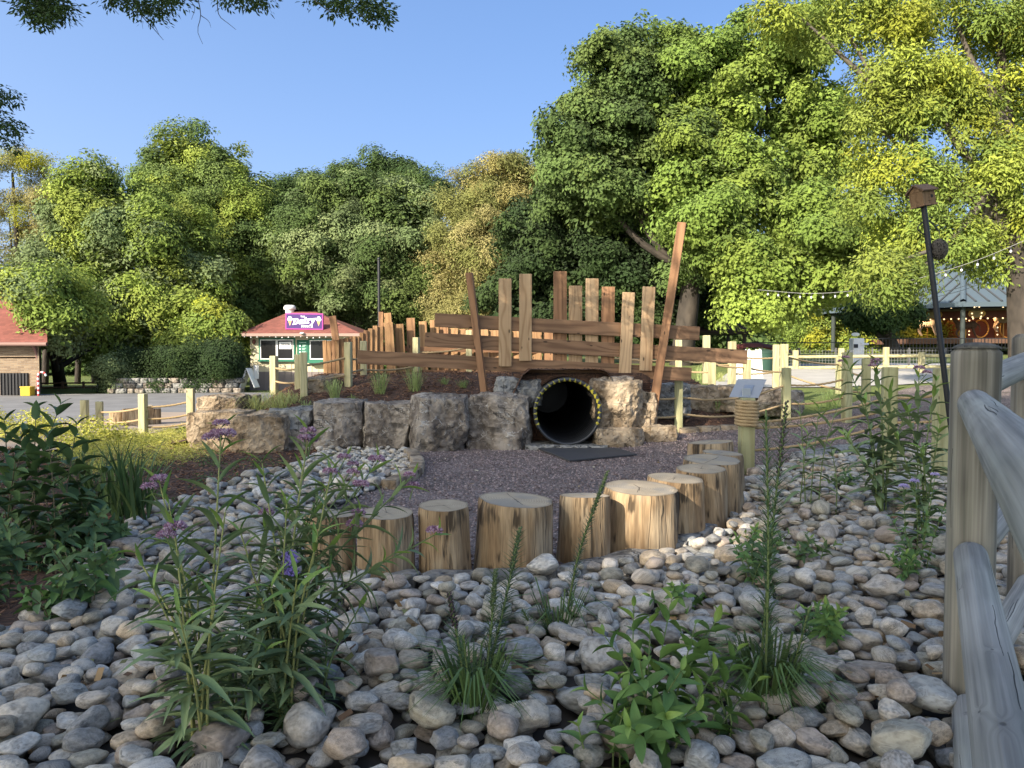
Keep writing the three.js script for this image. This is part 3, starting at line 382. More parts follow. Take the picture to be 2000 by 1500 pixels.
// ---------------------------------------------------------------- corrugated tunnel
{
  const t = thing('tunnel_pipe', 'black corrugated crawl tunnel with yellow and black striped rim in the mound', 'tunnel', V(tunnelX, .575, -11.15));
  const black = plain([.03, .032, .036], { roughness: .32 }), n = 260, Lz = 6.2, prof = [];
  for (let i = 0; i <= n; i++) { const s = i / n; prof.push(new THREE.Vector2(.455 + .014 * Math.sin(s * Lz / .075 * 6.283 * .5), s * Lz)); }
  part(t, 'inner_wall', new THREE.LatheGeometry(prof, 56).rotateX(-Math.PI / 2), black);
  const prof2 = []; for (let i = 0; i <= 130; i++) prof2.push(new THREE.Vector2(.482 + .012 * Math.sin(i * 1.1), i / 130 * Lz)); part(t, 'outer_wall', new THREE.LatheGeometry(prof2, 56).rotateX(-Math.PI / 2), black);
  part(t, 'rim', new THREE.TorusGeometry(.468, .022, 10, 72), black);
  const yellow = plain([.50, .43, .05], { roughness: .5 }); const N = 24;
  for (let i = 0; i < N; i++) { const a0 = (-22 + i * 232 / N) * Math.PI / 180, a1 = a0 + (232 / N) * (i > 2 && i < 8 ? .8 : .42) * Math.PI / 180, pts = [0, .5, 1].map((k) => { const a = lerp(a0, a1, k); return V(Math.cos(a) * (.470 + .012 * (k - .5)), Math.sin(a) * (.470 + .012 * (k - .5)), .012 + .02 * (k - .5)); }); part(t, 'yellow_stripe', tube(pts, .0275, 5, 7), yellow); }
  part(t, 'rim_guard', (() => { const pts = []; for (let i = 0; i <= 40; i++) { const a = (-22 + i * 232 / 40) * Math.PI / 180; pts.push(V(Math.cos(a) * .474, Math.sin(a) * .474, .01)); } return tube(pts, .028, 80, 7); })(), black);
  part(t, 'end_plate', new THREE.CircleGeometry(.47, 40), black, V(0, 0, -Lz + .05));
  const c = thing('concrete_apron', 'grey concrete footing under the tunnel mouth', 'concrete footing', V(tunnelX, 0, -11.4)); part(c, 'slab', boulderGeo(1.2, .3, .7, 640, 2, .025, 12, .06), M.rockGrey, V(-.02, -.05, .02));
  const q = [[1040, 879], [1113, 909], [1243, 895], [1172, 866]].map(([x, y]) => ground(x, y, 2, Hg)); const sh = new THREE.Shape(q.map((v) => new THREE.Vector2(v.x, -v.z)));
  const g = new THREE.ExtrudeGeometry(sh, { depth: .016, bevelEnabled: true, bevelSize: .004, bevelThickness: .003, bevelSegments: 1 }).rotateX(-Math.PI / 2); const m = wpart(thing('rubber_mat', 'dark rubber mat lying on the gravel at the tunnel mouth', 'mat', V(q[0].x, .045, q[0].z)), 'mat', boxUV(g.translate(0, .045, 0), .6), mat(T.concrete, { color: [.13, .135, .15], roughness: .75, bumpScale: .001 }));
}
// ---------------------------------------------------------------- leaning plank barrier over the tunnel
{
  const D = 11.8, t = thing('plank_barrier', 'brown plank barrier of three long boards, uprights and two leaning posts over the tunnel', 'barrier', V(.8, .9, -D));
  const P = (x, y, d = D) => at(x, y, d);
  const bd = (x0, ya, yb, x1, yc, yd, d, seed) => beam(t, 'board', P(x0, (ya + yb) / 2, d), P(x1, (yc + yd) / 2, d), mAt((yb - ya + yd - yc) / 2, d), .045, M.cedar, seed, V(0, 0, 1), 2, .4);
  bd(849, 611, 639, 1366, 639, 664, D, 1); bd(830, 649, 677, 1459, 684, 711, D + .005, 2); bd(698, 683, 711, 1350, 719, 744, D + .01, 3);
  const up = (xa, xb, y0, xc, xd, y1, d, m, seed) => beam(t, 'upright', P((xa + xb) / 2, y0, d), P((xc + xd) / 2, y1, d), mAt(((xb - xa) + (xd - xc)) / 2, d), .04, m, seed, V(0, 0, 1), 2, .4);
  up(974, 999, 544, 974, 999, 716, D - .05, M.fir, 10); up(1014, 1039, 535, 1014, 1038, 705, D - .05, M.fir, 11);
  up(1081, 1107, 530, 1081, 1107, 716, D + .06, M.cedar2, 12); up(1111, 1137, 558, 1111, 1137, 716, D + .065, M.firGrey, 13); up(1144, 1169, 544, 1143, 1168, 722, D + .06, M.fir, 14); up(1175, 1201, 560, 1174, 1199, 722, D + .065, M.cedar2, 15);
  up(1216, 1240, 571, 1208, 1232, 736, D - .05, M.fir, 16); up(1255, 1280, 560, 1249, 1273, 724, D - .05, M.fir, 17);
  const lp = (xa, xb, y0, xc, xd, y1, d, seed) => beam(t, 'leaning_post', P((xa + xb) / 2, y0, d), P((xc + xd) / 2, y1, d), mAt(((xb - xa) + (xd - xc)) / 2, d) * .96, .09, M.cedar2, seed, V(-.25, 0, 1), 2, .4);
  lp(910, 923, 533, 942, 955.5, 790, D - .1, 20); lp(1323, 1341, 435, 1261, 1278, 842, D - .12, 21);
}
// ---------------------------------------------------------------- plank palisade behind the mound
{
  const t = thing('plank_palisade', 'uneven palisade of upright cedar planks behind the mulch mound', 'palisade', V(-2.5, .9, -14.5));
  const PAL = [mat(T.fir, { color: [.72, .62, .52] }), mat(T.fir, { color: [.85, .74, .62] }), mat(T.cedar, { color: [1.2, 1.12, 1.0] }), mat(T.fir, { color: [.62, .52, .42] })];
  const Z = (x, y) => [600 + x * .265, 580 + y * .265];
  const rows = [[112, 145, 320, 125, 150, 14.2], [145, 177, 325, 152, 183, 14.2], [178, 206, 318, 185, 213, 14.2], [207, 236, 312, 213, 241, 14.2], [237, 271, 308, 242, 276, 14.25], [272, 306, 300, 277, 311, 14.25], [307, 333, 292, 312, 339, 14.3], [334, 359, 290, 340, 363, 14.3], [360, 385, 292, 362, 387, 14.35], [386, 415, 262, 388, 417, 14.4], [416, 447, 245, 418, 448, 14.45], [448, 483, 232, 448, 481, 14.5], [484, 520, 212, 482, 518, 14.55], [522, 560, 215, 520, 566, 14.6], [527, 562, 110, 527, 562, 14.75], [565, 620, 118, 606, 660, 14.72], [562, 632, 188, 590, 664, 14.62], [640, 712, 200, 664, 734, 14.8], [730, 796, 155, 742, 804, 15], [820, 884, 180, 838, 892, 15.2], [905, 938, 170, 912, 950, 15.4], [942, 972, 220, 944, 974, 15.4], [974, 1042, 222, 976, 1044, 15.5], [1045, 1112, 230, 1046, 1114, 15.55], [1115, 1172, 235, 1116, 1174, 15.6], [1176, 1228, 236, 1176, 1230, 15.65], [1232, 1278, 238, 1234, 1280, 15.7], [1280, 1336, 240, 1282, 1338, 15.7], [1340, 1412, 245, 1342, 1414, 15.75], [1416, 1468, 246, 1416, 1470, 15.8], [1472, 1506, 248, 1474, 1508, 15.8], [1510, 1562, 252, 1512, 1564, 15.85], [1568, 1640, 254, 1570, 1642, 15.9], [1656, 1730, 252, 1658, 1732, 15.95], [1736, 1812, 256, 1738, 1814, 16]];
  rows.forEach(([a, b, y0, c, e, d], i) => { const [xa, ya] = Z((a + b) / 2, y0), [xb, yb] = Z((c + e) / 2, 610); beam(t, 'plank', at(xa, ya, d), at(xb, yb, d), mAt((b - a + e - c) / 2 * .265, d) * .985, .035, PAL[(i * 7) % 4], 40 + i, V(-.1, 0, 1)); });
  const [xa, ya] = Z(186, 140), [xb, yb] = Z(212, 322); beam(t, 'plank', at(xa, ya, 14.1), at(xb, yb, 14.1), mAt(14, 14.1), .035, M.cedar2, 77);
  for (const y of [390, 560]) { const [x0, y0] = Z(125, y), [x1, y1] = Z(740, y - 8); beam(t, 'rail', at(x0, y0, 14.32), at(x1, y1, 15.06), .09, .035, M.cedar2, 90 + y); const [x2, y2] = Z(1810, y + 12); beam(t, 'rail', at(x1, y1, 15.06), at(x2, y2, 16.06), .09, .035, M.cedar2, 91 + y); }
}
// ---------------------------------------------------------------- rope fences
function sag(a, b, k) { const m = a.clone().add(b).multiplyScalar(.5); m.y -= k; return [a, a.clone().lerp(m, .5).add(V(0, -k * .25, 0)), m, m.clone().lerp(b, .5).add(V(0, -k * .25, 0)), b]; }
function ropeFence(label, posts, ropes, m = M.green, size = .115, rr = .017) {
  const P = posts.map(([x, top, base, d]) => { const g = d ? at(x, base, d) : ground(x, base, 5); return { d: -g.z, x, g, top: at(x, top, -g.z) }; });
  const t = thing('rope_fence', label, 'rope fence', P[0].g.clone());
  P.forEach((p, i) => { const h = p.top.y - p.g.y + .12, s = posts[i][4] ?? size; const o = part(t, 'post', plankGeo(s, h, s, 500 + i + posts.length * 7, 2, .5, .012), m, V(p.top.x, p.top.y - h / 2, p.top.z).sub(t.position)); o.rotation.y = .12 * ((i * 7) % 5 - 2); });
  for (const [i, yi, j, yj, k = .03] of ropes) { const e = (n, y) => typeof n === 'number' ? at(P[n].x, y, P[n].d) : at(n[0], y, n[1]); const a = e(i, yi), b = e(j, yj); wpart(t, 'rope', ropeGeo(sag(a, b, k), rr, 30, 24, 8), M.rope); }
  return t;
}
ropeFence('low rope fence of pale posts beside the path at left', [[70, 808, 838], [165, 781, 838], [194, 784, 836], [279, 769, 852], [372, 759, 814, 13.6]], [[0, 838, 1, 826], [1, 819, 2, 818], [2, 805, 3, 796], [2, 825, 3, 819], [3, 795, 4, 784], [3, 818, 4, 809], [3, 834, 4, 826]], M.green, .12);
ropeFence('rope fence of pale posts on the left shoulder of the mulch mound', [[535, 695, 758, 13.6], [583, 692, 770, 13.0], [593, 688, 776, 12.5], [680, 668, 765, 13.0], [710, 666, 757, 13.8], [813, 659, 742, 14.6], [916, 645, 738, 14.9]], [[0, 718, 1, 720], [0, 744, 1, 746], [2, 714, 3, 697, .02], [2, 743, 3, 732, .02], [3, 699, 4, 698], [3, 727, 4, 721, .01], [4, 722, 5, 715, .04], [5, 688, 6, 678, .04]], M.green, .115);
ropeFence('rope fence along the mulch slope, right of the tall leaning post', [[1326, 741, 847], [1536, 718, 826], [1655, 688, 812, 12.8]], [[[1268, 11.7], 777, 0, 777, .02], [[1268, 11.7], 814, 0, 812, .02], [0, 776, 1, 752, .12], [0, 808, 1, 788, .12], [1, 752, 2, 739, .05], [1, 788, 2, 774, .05]], M.greenDim, .13);
ropeFence('rope fence near the stone bed, from the sign post to the right', [[1738, 717, 905, 8.7, .15], [1842, 720, 930, 8.2, .15]], [[[1462, 8.8], 826, 0, 776, .05], [[1462, 8.8], 836, 0, 800, .05], [[1462, 8.8], 880, 0, 826, .06], [0, 776, 1, 770, .02], [0, 824, 1, 820, .02]], M.greenDim, .15, .015);
ropeFence('rope fence on the far side of the mound, right of the boards', [[1326, 664, 730, 15], [1380, 655, 738, 15.5], [1430, 667, 746, 15.6], [1391, 708, 750, 14.5], [1459, 702, 752, 14.7], [1516, 673, 748, 15.8], [1532, 672, 754, 15.2]], [[0, 703, 1, 707], [1, 707, 2, 712], [2, 695, 5, 699, .03], [3, 712, 4, 718, .02], [4, 718, 6, 726, .03], [0, 722, 3, 726], [2, 730, 5, 727, .02], [[1200, 14.5], 700, 0, 703]], M.green, .13);
ropeFence('rope fence with low posts between the mound and the far pavement', [[1692, 700, 790, 13], [1640, 696, 760, 17]], [[[1532, 15.2], 696, 1, 712, .04], [1, 712, 0, 735, .06], [[1532, 15.2], 730, 0, 768, .06]], M.greenDim, .13);
// sign post
{
  const D = 8.8, b = ground(1457, 932, 5, Hg), t = thing('sign_post', 'square post with rope coil carrying a tilted grey metal sign plate', 'sign post', b.clone()), top = at(1453, 776, D);
  const h = top.y - b.y + .06; part(t, 'post', plankGeo(.155, h, .155, 610, 2, .5, .012), M.greenDim, V(0, h / 2 - .06, 0));
  const pts = []; const y0 = at(1456, 829, D).y - b.y, y1 = at(1456, 779, D).y - b.y, turns = 8; for (let i = 0; i <= turns * 16; i++) { const a = i / 16 * 2 * Math.PI, c = Math.cos(a), s = Math.sin(a), k = .108 / Math.pow(Math.pow(Math.abs(c), 3.2) + Math.pow(Math.abs(s), 3.2), 1 / 3.2); pts.push(V(c * k, lerp(y0, y1, i / (turns * 16)), s * k)); }
  part(t, 'rope_coil', ropeGeo(pts, .0195, 60, 17, 9), M.rope);
  const C = [[1441, 740, 9.02], [1497, 741, 8.92], [1481, 777, 8.66], [1424, 775, 8.74]].map(([x, y, d]) => at(x, y, d).sub(b)), nrm = C[1].clone().sub(C[0]).cross(C[3].clone().sub(C[0])).normalize();
  const slab = (q, th) => { const o = q.map((v) => v.clone().addScaledVector(nrm, th)), P = []; const quad = (a, b, c, d) => P.push(...a, ...b, ...c, ...a, ...c, ...d); const f = [...q, ...o].map((v) => v.toArray()); quad(f[0], f[1], f[2], f[3]); quad(f[7], f[6], f[5], f[4]); for (let i = 0; i < 4; i++) { const j = (i + 1) % 4; quad(f[i], f[i + 4], f[j + 4], f[j]); } const g = new THREE.BufferGeometry(); g.setAttribute('position', new THREE.Float32BufferAttribute(P, 3)); g.computeVertexNormals(); return g; };
  part(t, 'sign_plate', slab(C, .006), plain([.36, .37, .38], { roughness: .5, metalness: .2 }));
  const m = (u, v) => C[0].clone().lerp(C[1], u).lerp(C[3].clone().lerp(C[2], u), v), s = nrm.dot(b.clone().negate().add(V(0, 1, 0))) > 0 ? 1 : -1; const I = [m(.36, .35), m(.68, .35), m(.68, 1.02), m(.36, 1.02)].map((v) => v.addScaledVector(nrm, -.007)); part(t, 'bracket', slab(I, .004), plain([.42, .44, .46], { roughness: .35, metalness: .6 }));
  part(t, 'bracket_leg', plankGeo(.1, .16, .012, 5), plain([.42, .44, .46], { roughness: .35, metalness: .6 }), V(-.005, h - .03, 0));
}
// ---------------------------------------------------------------- log rail fence at right
function logGeo(L, r, seed, m = 28, n = 26, chamfer = .02) { // along y, both ends cut
  const R = RNG(seed), o = R() * 60, pos = [], uv = [], idx = [], rr = (a, t) => r * (1 + .05 * fbm(Math.cos(a) + o, Math.sin(a), t * L * 1.3, 3) + .03 * fbm(Math.cos(a) * 4 + o, Math.sin(a) * 4, t * L * 2, 2)), rows = [[0, 0], [0, 1 - chamfer / r * .8]];
  const u0 = R(), v0 = R(); const P = (t, k, y) => { for (let i = 0; i <= m; i++) { const a = i / m * 6.28319, q = rr(a, t) * k; pos.push(Math.cos(a) * q, y + .02 * Math.sin(t * 3 + o) * 0, Math.sin(a) * q); uv.push(k < .5 ? .5 : i / m + u0, y / 1.6 + v0 + (k < .9 ? .1 : 0)); } };
  const list = [[0, .001, -L / 2 - .004], [0, .55, -L / 2 - .003], [0, 1 - chamfer / r, -L / 2], [.002, 1, -L / 2 + chamfer]]; for (let j = 1; j < n; j++) list.push([j / n, 1, -L / 2 + j / n * L]); list.push([.998, 1, L / 2 - chamfer], [1, 1 - chamfer / r, L / 2], [1, .55, L / 2 + .003], [1, .001, L / 2 + .004]);
  list.forEach((a) => P(...a)); for (let j = 0; j < list.length - 1; j++) for (let i = 0; i < m; i++) { const a = j * (m + 1) + i, b = a + m + 1; idx.push(a, b, a + 1, b, b + 1, a + 1); }
  const g = new THREE.BufferGeometry(); g.setAttribute('position', new THREE.Float32BufferAttribute(pos, 3)); g.setAttribute('uv', new THREE.Float32BufferAttribute(uv, 2)); g.setIndex(idx); g.computeVertexNormals(); return g;
}
{
  const t = thing('log_rail_fence', 'weathered grey log fence with round posts and rails close at right', 'fence', V(1.78, 0, -2.85));
  const lg = (name, a, b, r, seed, m) => { const s = beamPose(a, b, V(.3, .2, 1)); part(t, name, logGeo(s.L, r, seed), m, s.p.sub(t.position), s.q); };
  const p1 = at(1905, 1395, 2.88), p1t = at(1907, 668, 2.88); lg('post', V(p1t.x, p1t.y - .02, -2.88), V(p1t.x - .01, -.12, -2.88), .083, 3, M.post); part(t, 'weathered_top', new THREE.SphereGeometry(.080, 28, 8, 0, 6.283, 0, 1.57), mat(T.post, { color: [.42, .42, .42], bumpScale: .008 }), V(p1t.x, p1t.y - .025, -2.88).sub(t.position), null, V(1, .3, 1));
  const e = (x, y, d) => at(x, y, d), dir = V(-.826, 0, 1.5).normalize();
  for (const [x, y, d, k, sd] of [[1905, 792, 2.76, .0, 5], [1897, 1092, 2.74, .015, 6], [1893, 1392, 2.72, .0, 7]]) { const a = e(x, y, d); lg('rail', a.clone().addScaledVector(dir, -.05), a.clone().addScaledVector(dir, 3.0).add(V(0, k, 0)), .056, sd, M.log); }
  lg('post', V(.14, 1.36, .42), V(.14, -.1, .42), .1, 8, M.post);
  const f = V(2.68, 0, -3.98); lg('post', V(f.x, at(2000, 653, 3.98).y, f.z), V(f.x, 0, f.z), .083, 9, M.post);
  const q = V(1.80, 0, -2.93); for (const [h0, h1, sd] of [[1.26, 1.34, 15], [.66, .74, 16], [.14, .2, 17]]) lg('rail', V(q.x - .02, h0, q.z + .03), V(f.x - .04, h1, f.z + .09), .056, sd, M.log);
  for (const [h0, h1, sd] of [[1.33, 1.42, 25], [.74, .8, 26]]) lg('rail', V(f.x, h0, f.z), V(f.x + 1.6, h1, f.z - 1.9), .056, sd, M.log);
}
// ---------------------------------------------------------------- bird house and hanging nest ball
{
  const D = 6, b = at(1884, 1036, D), tp = at(1804, 402, D), t = thing('bird_house', 'small wooden bird house with slatted roof on a leaning black pole', 'bird house', V(b.x, 0, b.z));
  const L = (v) => v.clone().sub(t.position); part(t, 'pole', tube([L(V(b.x, -.05, b.z)), L(tp)], .021, 1, 12), M.black);
  const ax = tp.clone().sub(b).normalize(), box = new THREE.Group(); box.name = 'house'; box.position.copy(L(tp)); box.quaternion.setFromUnitVectors(UPV, V(ax.x * 1.25, ax.y, 0).normalize()); box.rotateY(.45); t.add(box);
  const s = mAt(36, D), wood = mat(T.fir, { color: [.5, .45, .4] }), dark = plain([.02, .018, .015]);
  part(box, 'wall', boxUV(new THREE.BoxGeometry(s, s * .72, s * .8), 3), wood, V(0, s * .38, 0)); part(box, 'floor', boxUV(new THREE.BoxGeometry(s * 1.08, .012, s * .9), 3), M.cedar, V(0, 0, 0));
  for (const k of [-1, 1]) for (let i = 0; i < 6; i++) { const o = part(box, 'slat', new THREE.BoxGeometry(s * 1.24, .010, s * .125), mat(T.cedar, { color: [.8, .85, .95] }), V(0, s * (.74 + .36 - i * .068), k * (i + .5) * s * .094)); o.rotation.x = k * .63; }
  const tri = new THREE.Shape([new THREE.Vector2(-s * .4, 0), new THREE.Vector2(s * .4, 0), new THREE.Vector2(0, s * .33)]); for (const k of [-1, 1]) { const g = new THREE.ExtrudeGeometry(tri, { depth: .012, bevelEnabled: false }).rotateY(Math.PI / 2); part(box, 'gable', boxUV(g, 3), wood, V(k * s * .48 - .006, s * .74, 0)); }
  part(box, 'entrance', new THREE.CylinderGeometry(s * .09, s * .09, .006, 16).rotateX(Math.PI / 2), dark, V(s * .2, s * .42, s * .402));
  part(box, 'perch', tube([V(-s * .12, s * .2, s * .4), V(s * .02, s * .22, s * .43)], .004, 1, 6), wood);
  const sc = at(1808, 428, D), curl = []; for (let i = 0; i <= 30; i++) { const a = i / 30 * 4.4; curl.push(L(sc.clone().add(V(.02 + .012 * a * Math.cos(a + 1), -.03 - .012 * a * Math.sin(a + 1), 0)))); } part(t, 'bracket', tube(curl, .005, 40, 6), M.black); part(t, 'bracket', tube([L(at(1806, 424, D)), L(at(1822, 438, D)), L(at(1834, 452, D))], .005, 10, 6), M.black); part(t, 'bracket', tube([L(at(1806, 430, D)), L(at(1792, 446, D)), L(at(1810, 462, D))], .005, 12, 6), M.black);
  const n = thing('nest_ball', 'dark round twig nest ball hanging from the bird house pole', 'nest ball', at(1834, 487, D)); const R = RNG(61), gs = []; for (let i = 0; i < 110; i++) { const a = V(R() - .5, R() - .5, R() - .5).normalize(), c = V(R() - .5, R() - .5, R() - .5).cross(a).normalize(), pts = []; for (let k = 0; k <= 6; k++) { const w = (k / 6 - .5) * 1.9; pts.push(a.clone().multiplyScalar(Math.cos(w)).addScaledVector(c, Math.sin(w)).multiply(V(.064, .08, .064))); } gs.push(tube(pts, .0022, 7, 4)); }
  part(n, 'twig_shell', merge(gs), plain([.10, .085, .07])); part(n, 'core', new THREE.IcosahedronGeometry(1, 3), plain([.03, .026, .022]), V(0, 0, 0), null, V(.058, .073, .058)); part(n, 'cord', tube([V(0, .07, 0), V(0, .145, 0)], .003, 1, 5), M.black);
}

// ---------------------------------------------------------------- buildings
function poly(pts, faces) { // flat faces from corner lists
  const P = [], U = []; for (const f of faces) { const n = V().subVectors(pts[f[1]], pts[f[0]]).cross(V().subVectors(pts[f[2]], pts[f[0]])).normalize(), ax = Math.abs(n.y) > .99 ? V(1, 0, 0) : V(0, 1, 0).cross(n).normalize(), ay = n.clone().cross(ax); for (let i = 1; i < f.length - 1; i++) for (const k of [f[0], f[i], f[i + 1]]) { P.push(...pts[k]); U.push(pts[k].dot(ax), pts[k].dot(ay)); } }
  const g = new THREE.BufferGeometry(); g.setAttribute('position', new THREE.Float32BufferAttribute(P, 3)); g.setAttribute('uv', new THREE.Float32BufferAttribute(U, 2)); g.computeVertexNormals(); return g;
}
const scaledMat = (tp, s, o) => { const c = { map: tp.map.clone(), bump: tp.bump.clone() }; c.map.repeat.set(s, s); c.bump.repeat.set(s, s); return mat(c, o); };
const shingle = scaledMat(T.shingle, .42, { bumpScale: .02, color: [.85, .85, .9] }), brick = scaledMat(T.brick, .5, { bumpScale: .01, color: [.72, .68, .66] });
function hipRoof(x0, x1, z0, z1, ye, r0, r1, zr, yr, th = .14) { // eave rectangle, ridge from r0 to r1
  const p = [V(x0, ye, z0), V(x1, ye, z0), V(x1, ye, z1), V(x0, ye, z1), V(r0, yr, zr), V(r1, yr, zr), V(x0, ye - th, z0), V(x1, ye - th, z0), V(x1, ye - th, z1), V(x0, ye - th, z1)];
  return [poly(p, [[0, 1, 5, 4], [1, 2, 5], [2, 3, 4, 5], [3, 0, 4]]), poly(p, [[0, 6, 7, 1], [1, 7, 8, 2], [2, 8, 9, 3], [3, 9, 6, 0], [6, 9, 8, 7]])];
}
const box = (w, h, d, x, y, z) => boxUV(new THREE.BoxGeometry(w, h, d).translate(x, y, z), 1);
const glassDark = (() => { const m = new THREE.MeshPhysicalMaterial({ roughness: .12, metalness: 0, specularIntensity: .6, ior: 1.4 }); m.color.setRGB(.018, .018, .018); return m; })();
{ // brick building at left
  const t = thing('brick_building', 'low tan brick building with a red shingle roof at the left edge', 'building', V(-22, 0, -30));
  { const w = [V(-38, -.2, -28), V(-17.2, -.2, -28), V(-17.2, 2.0, -28), V(-38, 2.0, -28), V(-22, -.2, -36), V(-22, 2.0, -36), V(-19.7, 4.2, -32)]; wpart(t, 'wall', poly(w, [[0, 1, 2, 3], [1, 4, 5, 6, 2]]), brick); };
  const rp = [V(-40, 1.93, -27.55), V(-16.62, 1.93, -27.55), V(-19.30, 4.46, -32), V(-43, 4.46, -32), V(-22, 1.93, -36.5), V(-46, 1.93, -36.5)], rq = rp.map((v) => v.clone().add(V(0, -.14, 0))), all = [...rp, ...rq];
  wpart(t, 'roof', poly(all, [[0, 1, 2, 3], [3, 2, 4, 5]]), shingle); wpart(t, 'fascia', poly(all, [[0, 6, 7, 1], [1, 7, 8, 2], [2, 8, 10, 4], [6, 9, 8, 7], [9, 11, 10, 8]]), plain([.16, .10, .08]));
  wpart(t, 'gutter', tube([V(-36, 1.86, -27.5), V(-16.6, 1.86, -27.5)], .07, 1, 8), plain([.25, .15, .12])); wpart(t, 'downspout', tube([V(-17.35, 1.9, -27.75), V(-17.3, 1.6, -28.0), V(-17.3, 0, -28.02)], .05, 8, 8), plain([.22, .12, .1]));
  wpart(t, 'lintel', box(20, .05, .06, -27.25, 1.38, -28.03), plain([.06, .05, .045]));
  const gate = part(t, 'gate', box(1.0, .8, .06, 0, 0, 0), plain([.02, .02, .022]), V(-18.1, .42, -28.0).sub(t.position)); for (let i = 0; i < 9; i++) part(gate, 'bar', new THREE.BoxGeometry(.025, .8, .03), M.black, V(-.48 + i * .12, 0, .05));
  const y = thing('yellow_bin', 'small yellow bin on the ground beside the brick building’s gate', 'bin', V(-17.45, 0, -27.7)); part(y, 'body', new RoundedBoxGeometry(.36, .3, .3, 2, .03), plain([.55, .38, .03]), V(0, .15, 0)); part(y, 'lid', new RoundedBoxGeometry(.39, .05, .33, 2, .02), plain([.6, .42, .05]), V(0, .32, 0));
  const c = thing('striped_cane', 'tall candy-striped cane standing by the brick building’s corner', 'ornament', V(-17.0, 0, -27.6)), pts = [V(0, 0, 0), V(0, .5, 0)]; for (let i = 0; i <= 8; i++) { const a = Math.PI - i / 8 * Math.PI; pts.push(V(.14 + .14 * Math.cos(a), .72 + .14 * Math.sin(a), 0)); } const cv = new THREE.CatmullRomCurve3(pts), n = 14; for (let i = 0; i < n; i++) { const q = [0, .5, 1].map((k) => cv.getPointAt((i + k) / n)); part(c, 'band', tube(q, .035, 3, 8), i % 2 ? M.white : plain([.5, .05, .05])); }
}
{ // ice cream stand
  const d = 33, S = (x, y, dd = d) => at(x, y, dd), c = S(590, 700), t = thing('ice_cream_stand', 'cream ice cream shack with red hip roof and purple name sign', 'shack', V(c.x, 0, -d));
  const x0 = S(489, 700).x, x1 = S(688, 700).x, yb = S(500, 726).y, yt = S(500, 648).y, zB = -38, cream = plain([.62, .54, .36]), green = plain([.03, .17, .10]), grey = plain([.22, .18, .165]);
  wpart(t, 'wall', box(x1 - x0, yt - yb, 5, (x0 + x1) / 2, (yt + yb) / 2, -35.5), cream); wpart(t, 'base', box(x1 - x0 + .06, yb + .1, 5.06, (x0 + x1) / 2, (yb - .1) / 2, -35.5), grey);
  for (let i = 1; i < 15; i++) { const x = lerp(x0, x1, i / 15); wpart(t, 'batten', box(.03, S(0, 709).y - yb, .025, x, (yb + S(0, 709).y) / 2, -32.99), cream); wpart(t, 'batten', box(.03, yb - .02, .025, x, yb / 2, -32.96), grey); }
  const e0 = S(464, 652, 32.4).x, e1 = S(704, 652, 32.4).x, ye = S(500, 651, 32.4).y, [r, f] = hipRoof(e0, e1, -32.4, -38.7, ye, S(560, 0, 35.5).x, S(612, 0, 35.5).x, -35.5, S(560, 609, 35.5).y, .12); wpart(t, 'roof', r, scaledMat(T.shingle, .42, { bumpScale: .015, color: [.9, .95, 1.0] })); wpart(t, 'fascia', f, plain([.32, .22, .18]));
  const v0 = S(566, 606, 35.5); part(t, 'roof_vent', new THREE.LatheGeometry([[.001, .34], [.2, .33], [.27, .25], [.28, .14], [.2, .12], [.19, -.15]].map(([a, b]) => new THREE.Vector2(a, b)), 24), M.white, V(v0.x, v0.y - .1, v0.z).sub(t.position));
  const win = (xa, xb, ya, yc, panes) => { const a = S(xa, ya, 32.97), b = S(xb, yc, 32.97), w = part(t, 'window', box(b.x - a.x + .12, a.y - b.y + .12, .05, 0, 0, 0), green, V((a.x + b.x) / 2, (a.y + b.y) / 2, -32.98).sub(t.position)), W = b.x - a.x, Hh = a.y - b.y; panes.forEach(([u, v]) => { const pw = (v - u) * W; part(w, 'frame', box(pw - .01, Hh, .03, 0, 0, 0), M.white, V((u + v) / 2 * W - W / 2, 0, .03)); part(w, 'pane', box(pw - .09, Hh - .09, .012, 0, 0, 0), glassDark, V((u + v) / 2 * W - W / 2, 0, .045)); }); return w; };
  const w1 = win(508, 574, 663, 702, [[0, .5], [.5, 1]]); win(605, 652, 664, 702, [[0, 1]]);
  const card = (w, h, draw, o = {}) => { const cv = document.createElement('canvas'); cv.width = w; cv.height = h; draw(cv.getContext('2d'), w, h); const tx = new THREE.CanvasTexture(cv); tx.colorSpace = THREE.SRGBColorSpace; return new THREE.MeshStandardMaterial({ map: tx, roughness: .6, ...o }); };
  const order = card(256, 160, (g, w, h) => { g.fillStyle = '#f4f4f0'; g.fillRect(0, 0, w, h); g.fillStyle = '#444'; g.font = 'bold 56px sans-serif'; g.textAlign = 'center'; g.fillText('ORDER', w / 2, 72); g.fillText('HERE', w / 2, 132); });
  part(w1, 'order_card', new THREE.PlaneGeometry(.52, .3), order, V(.37, .17, .056));
  const ma = S(580, 664, 32.96), mb = S(603, 706, 32.96), menu = card(256, 448, (g, w, h) => { g.fillStyle = '#17694f'; g.fillRect(0, 0, w, h); g.strokeStyle = '#0e4a38'; g.lineWidth = 12; g.strokeRect(6, 6, w - 12, h - 12); g.fillStyle = '#d9efe6'; g.font = 'bold 30px sans-serif'; g.textAlign = 'center'; g.fillText('To eat here', w / 2, 58); for (let i = 0; i < 5; i++) { const y = 120 + i * 66; g.beginPath(); g.arc(62, y, 20, 0, 7); g.fill(); for (let k = 0; k < 3; k++) g.fillRect(110, y - 20 + k * 16, 100 - k * 18, 6); } });
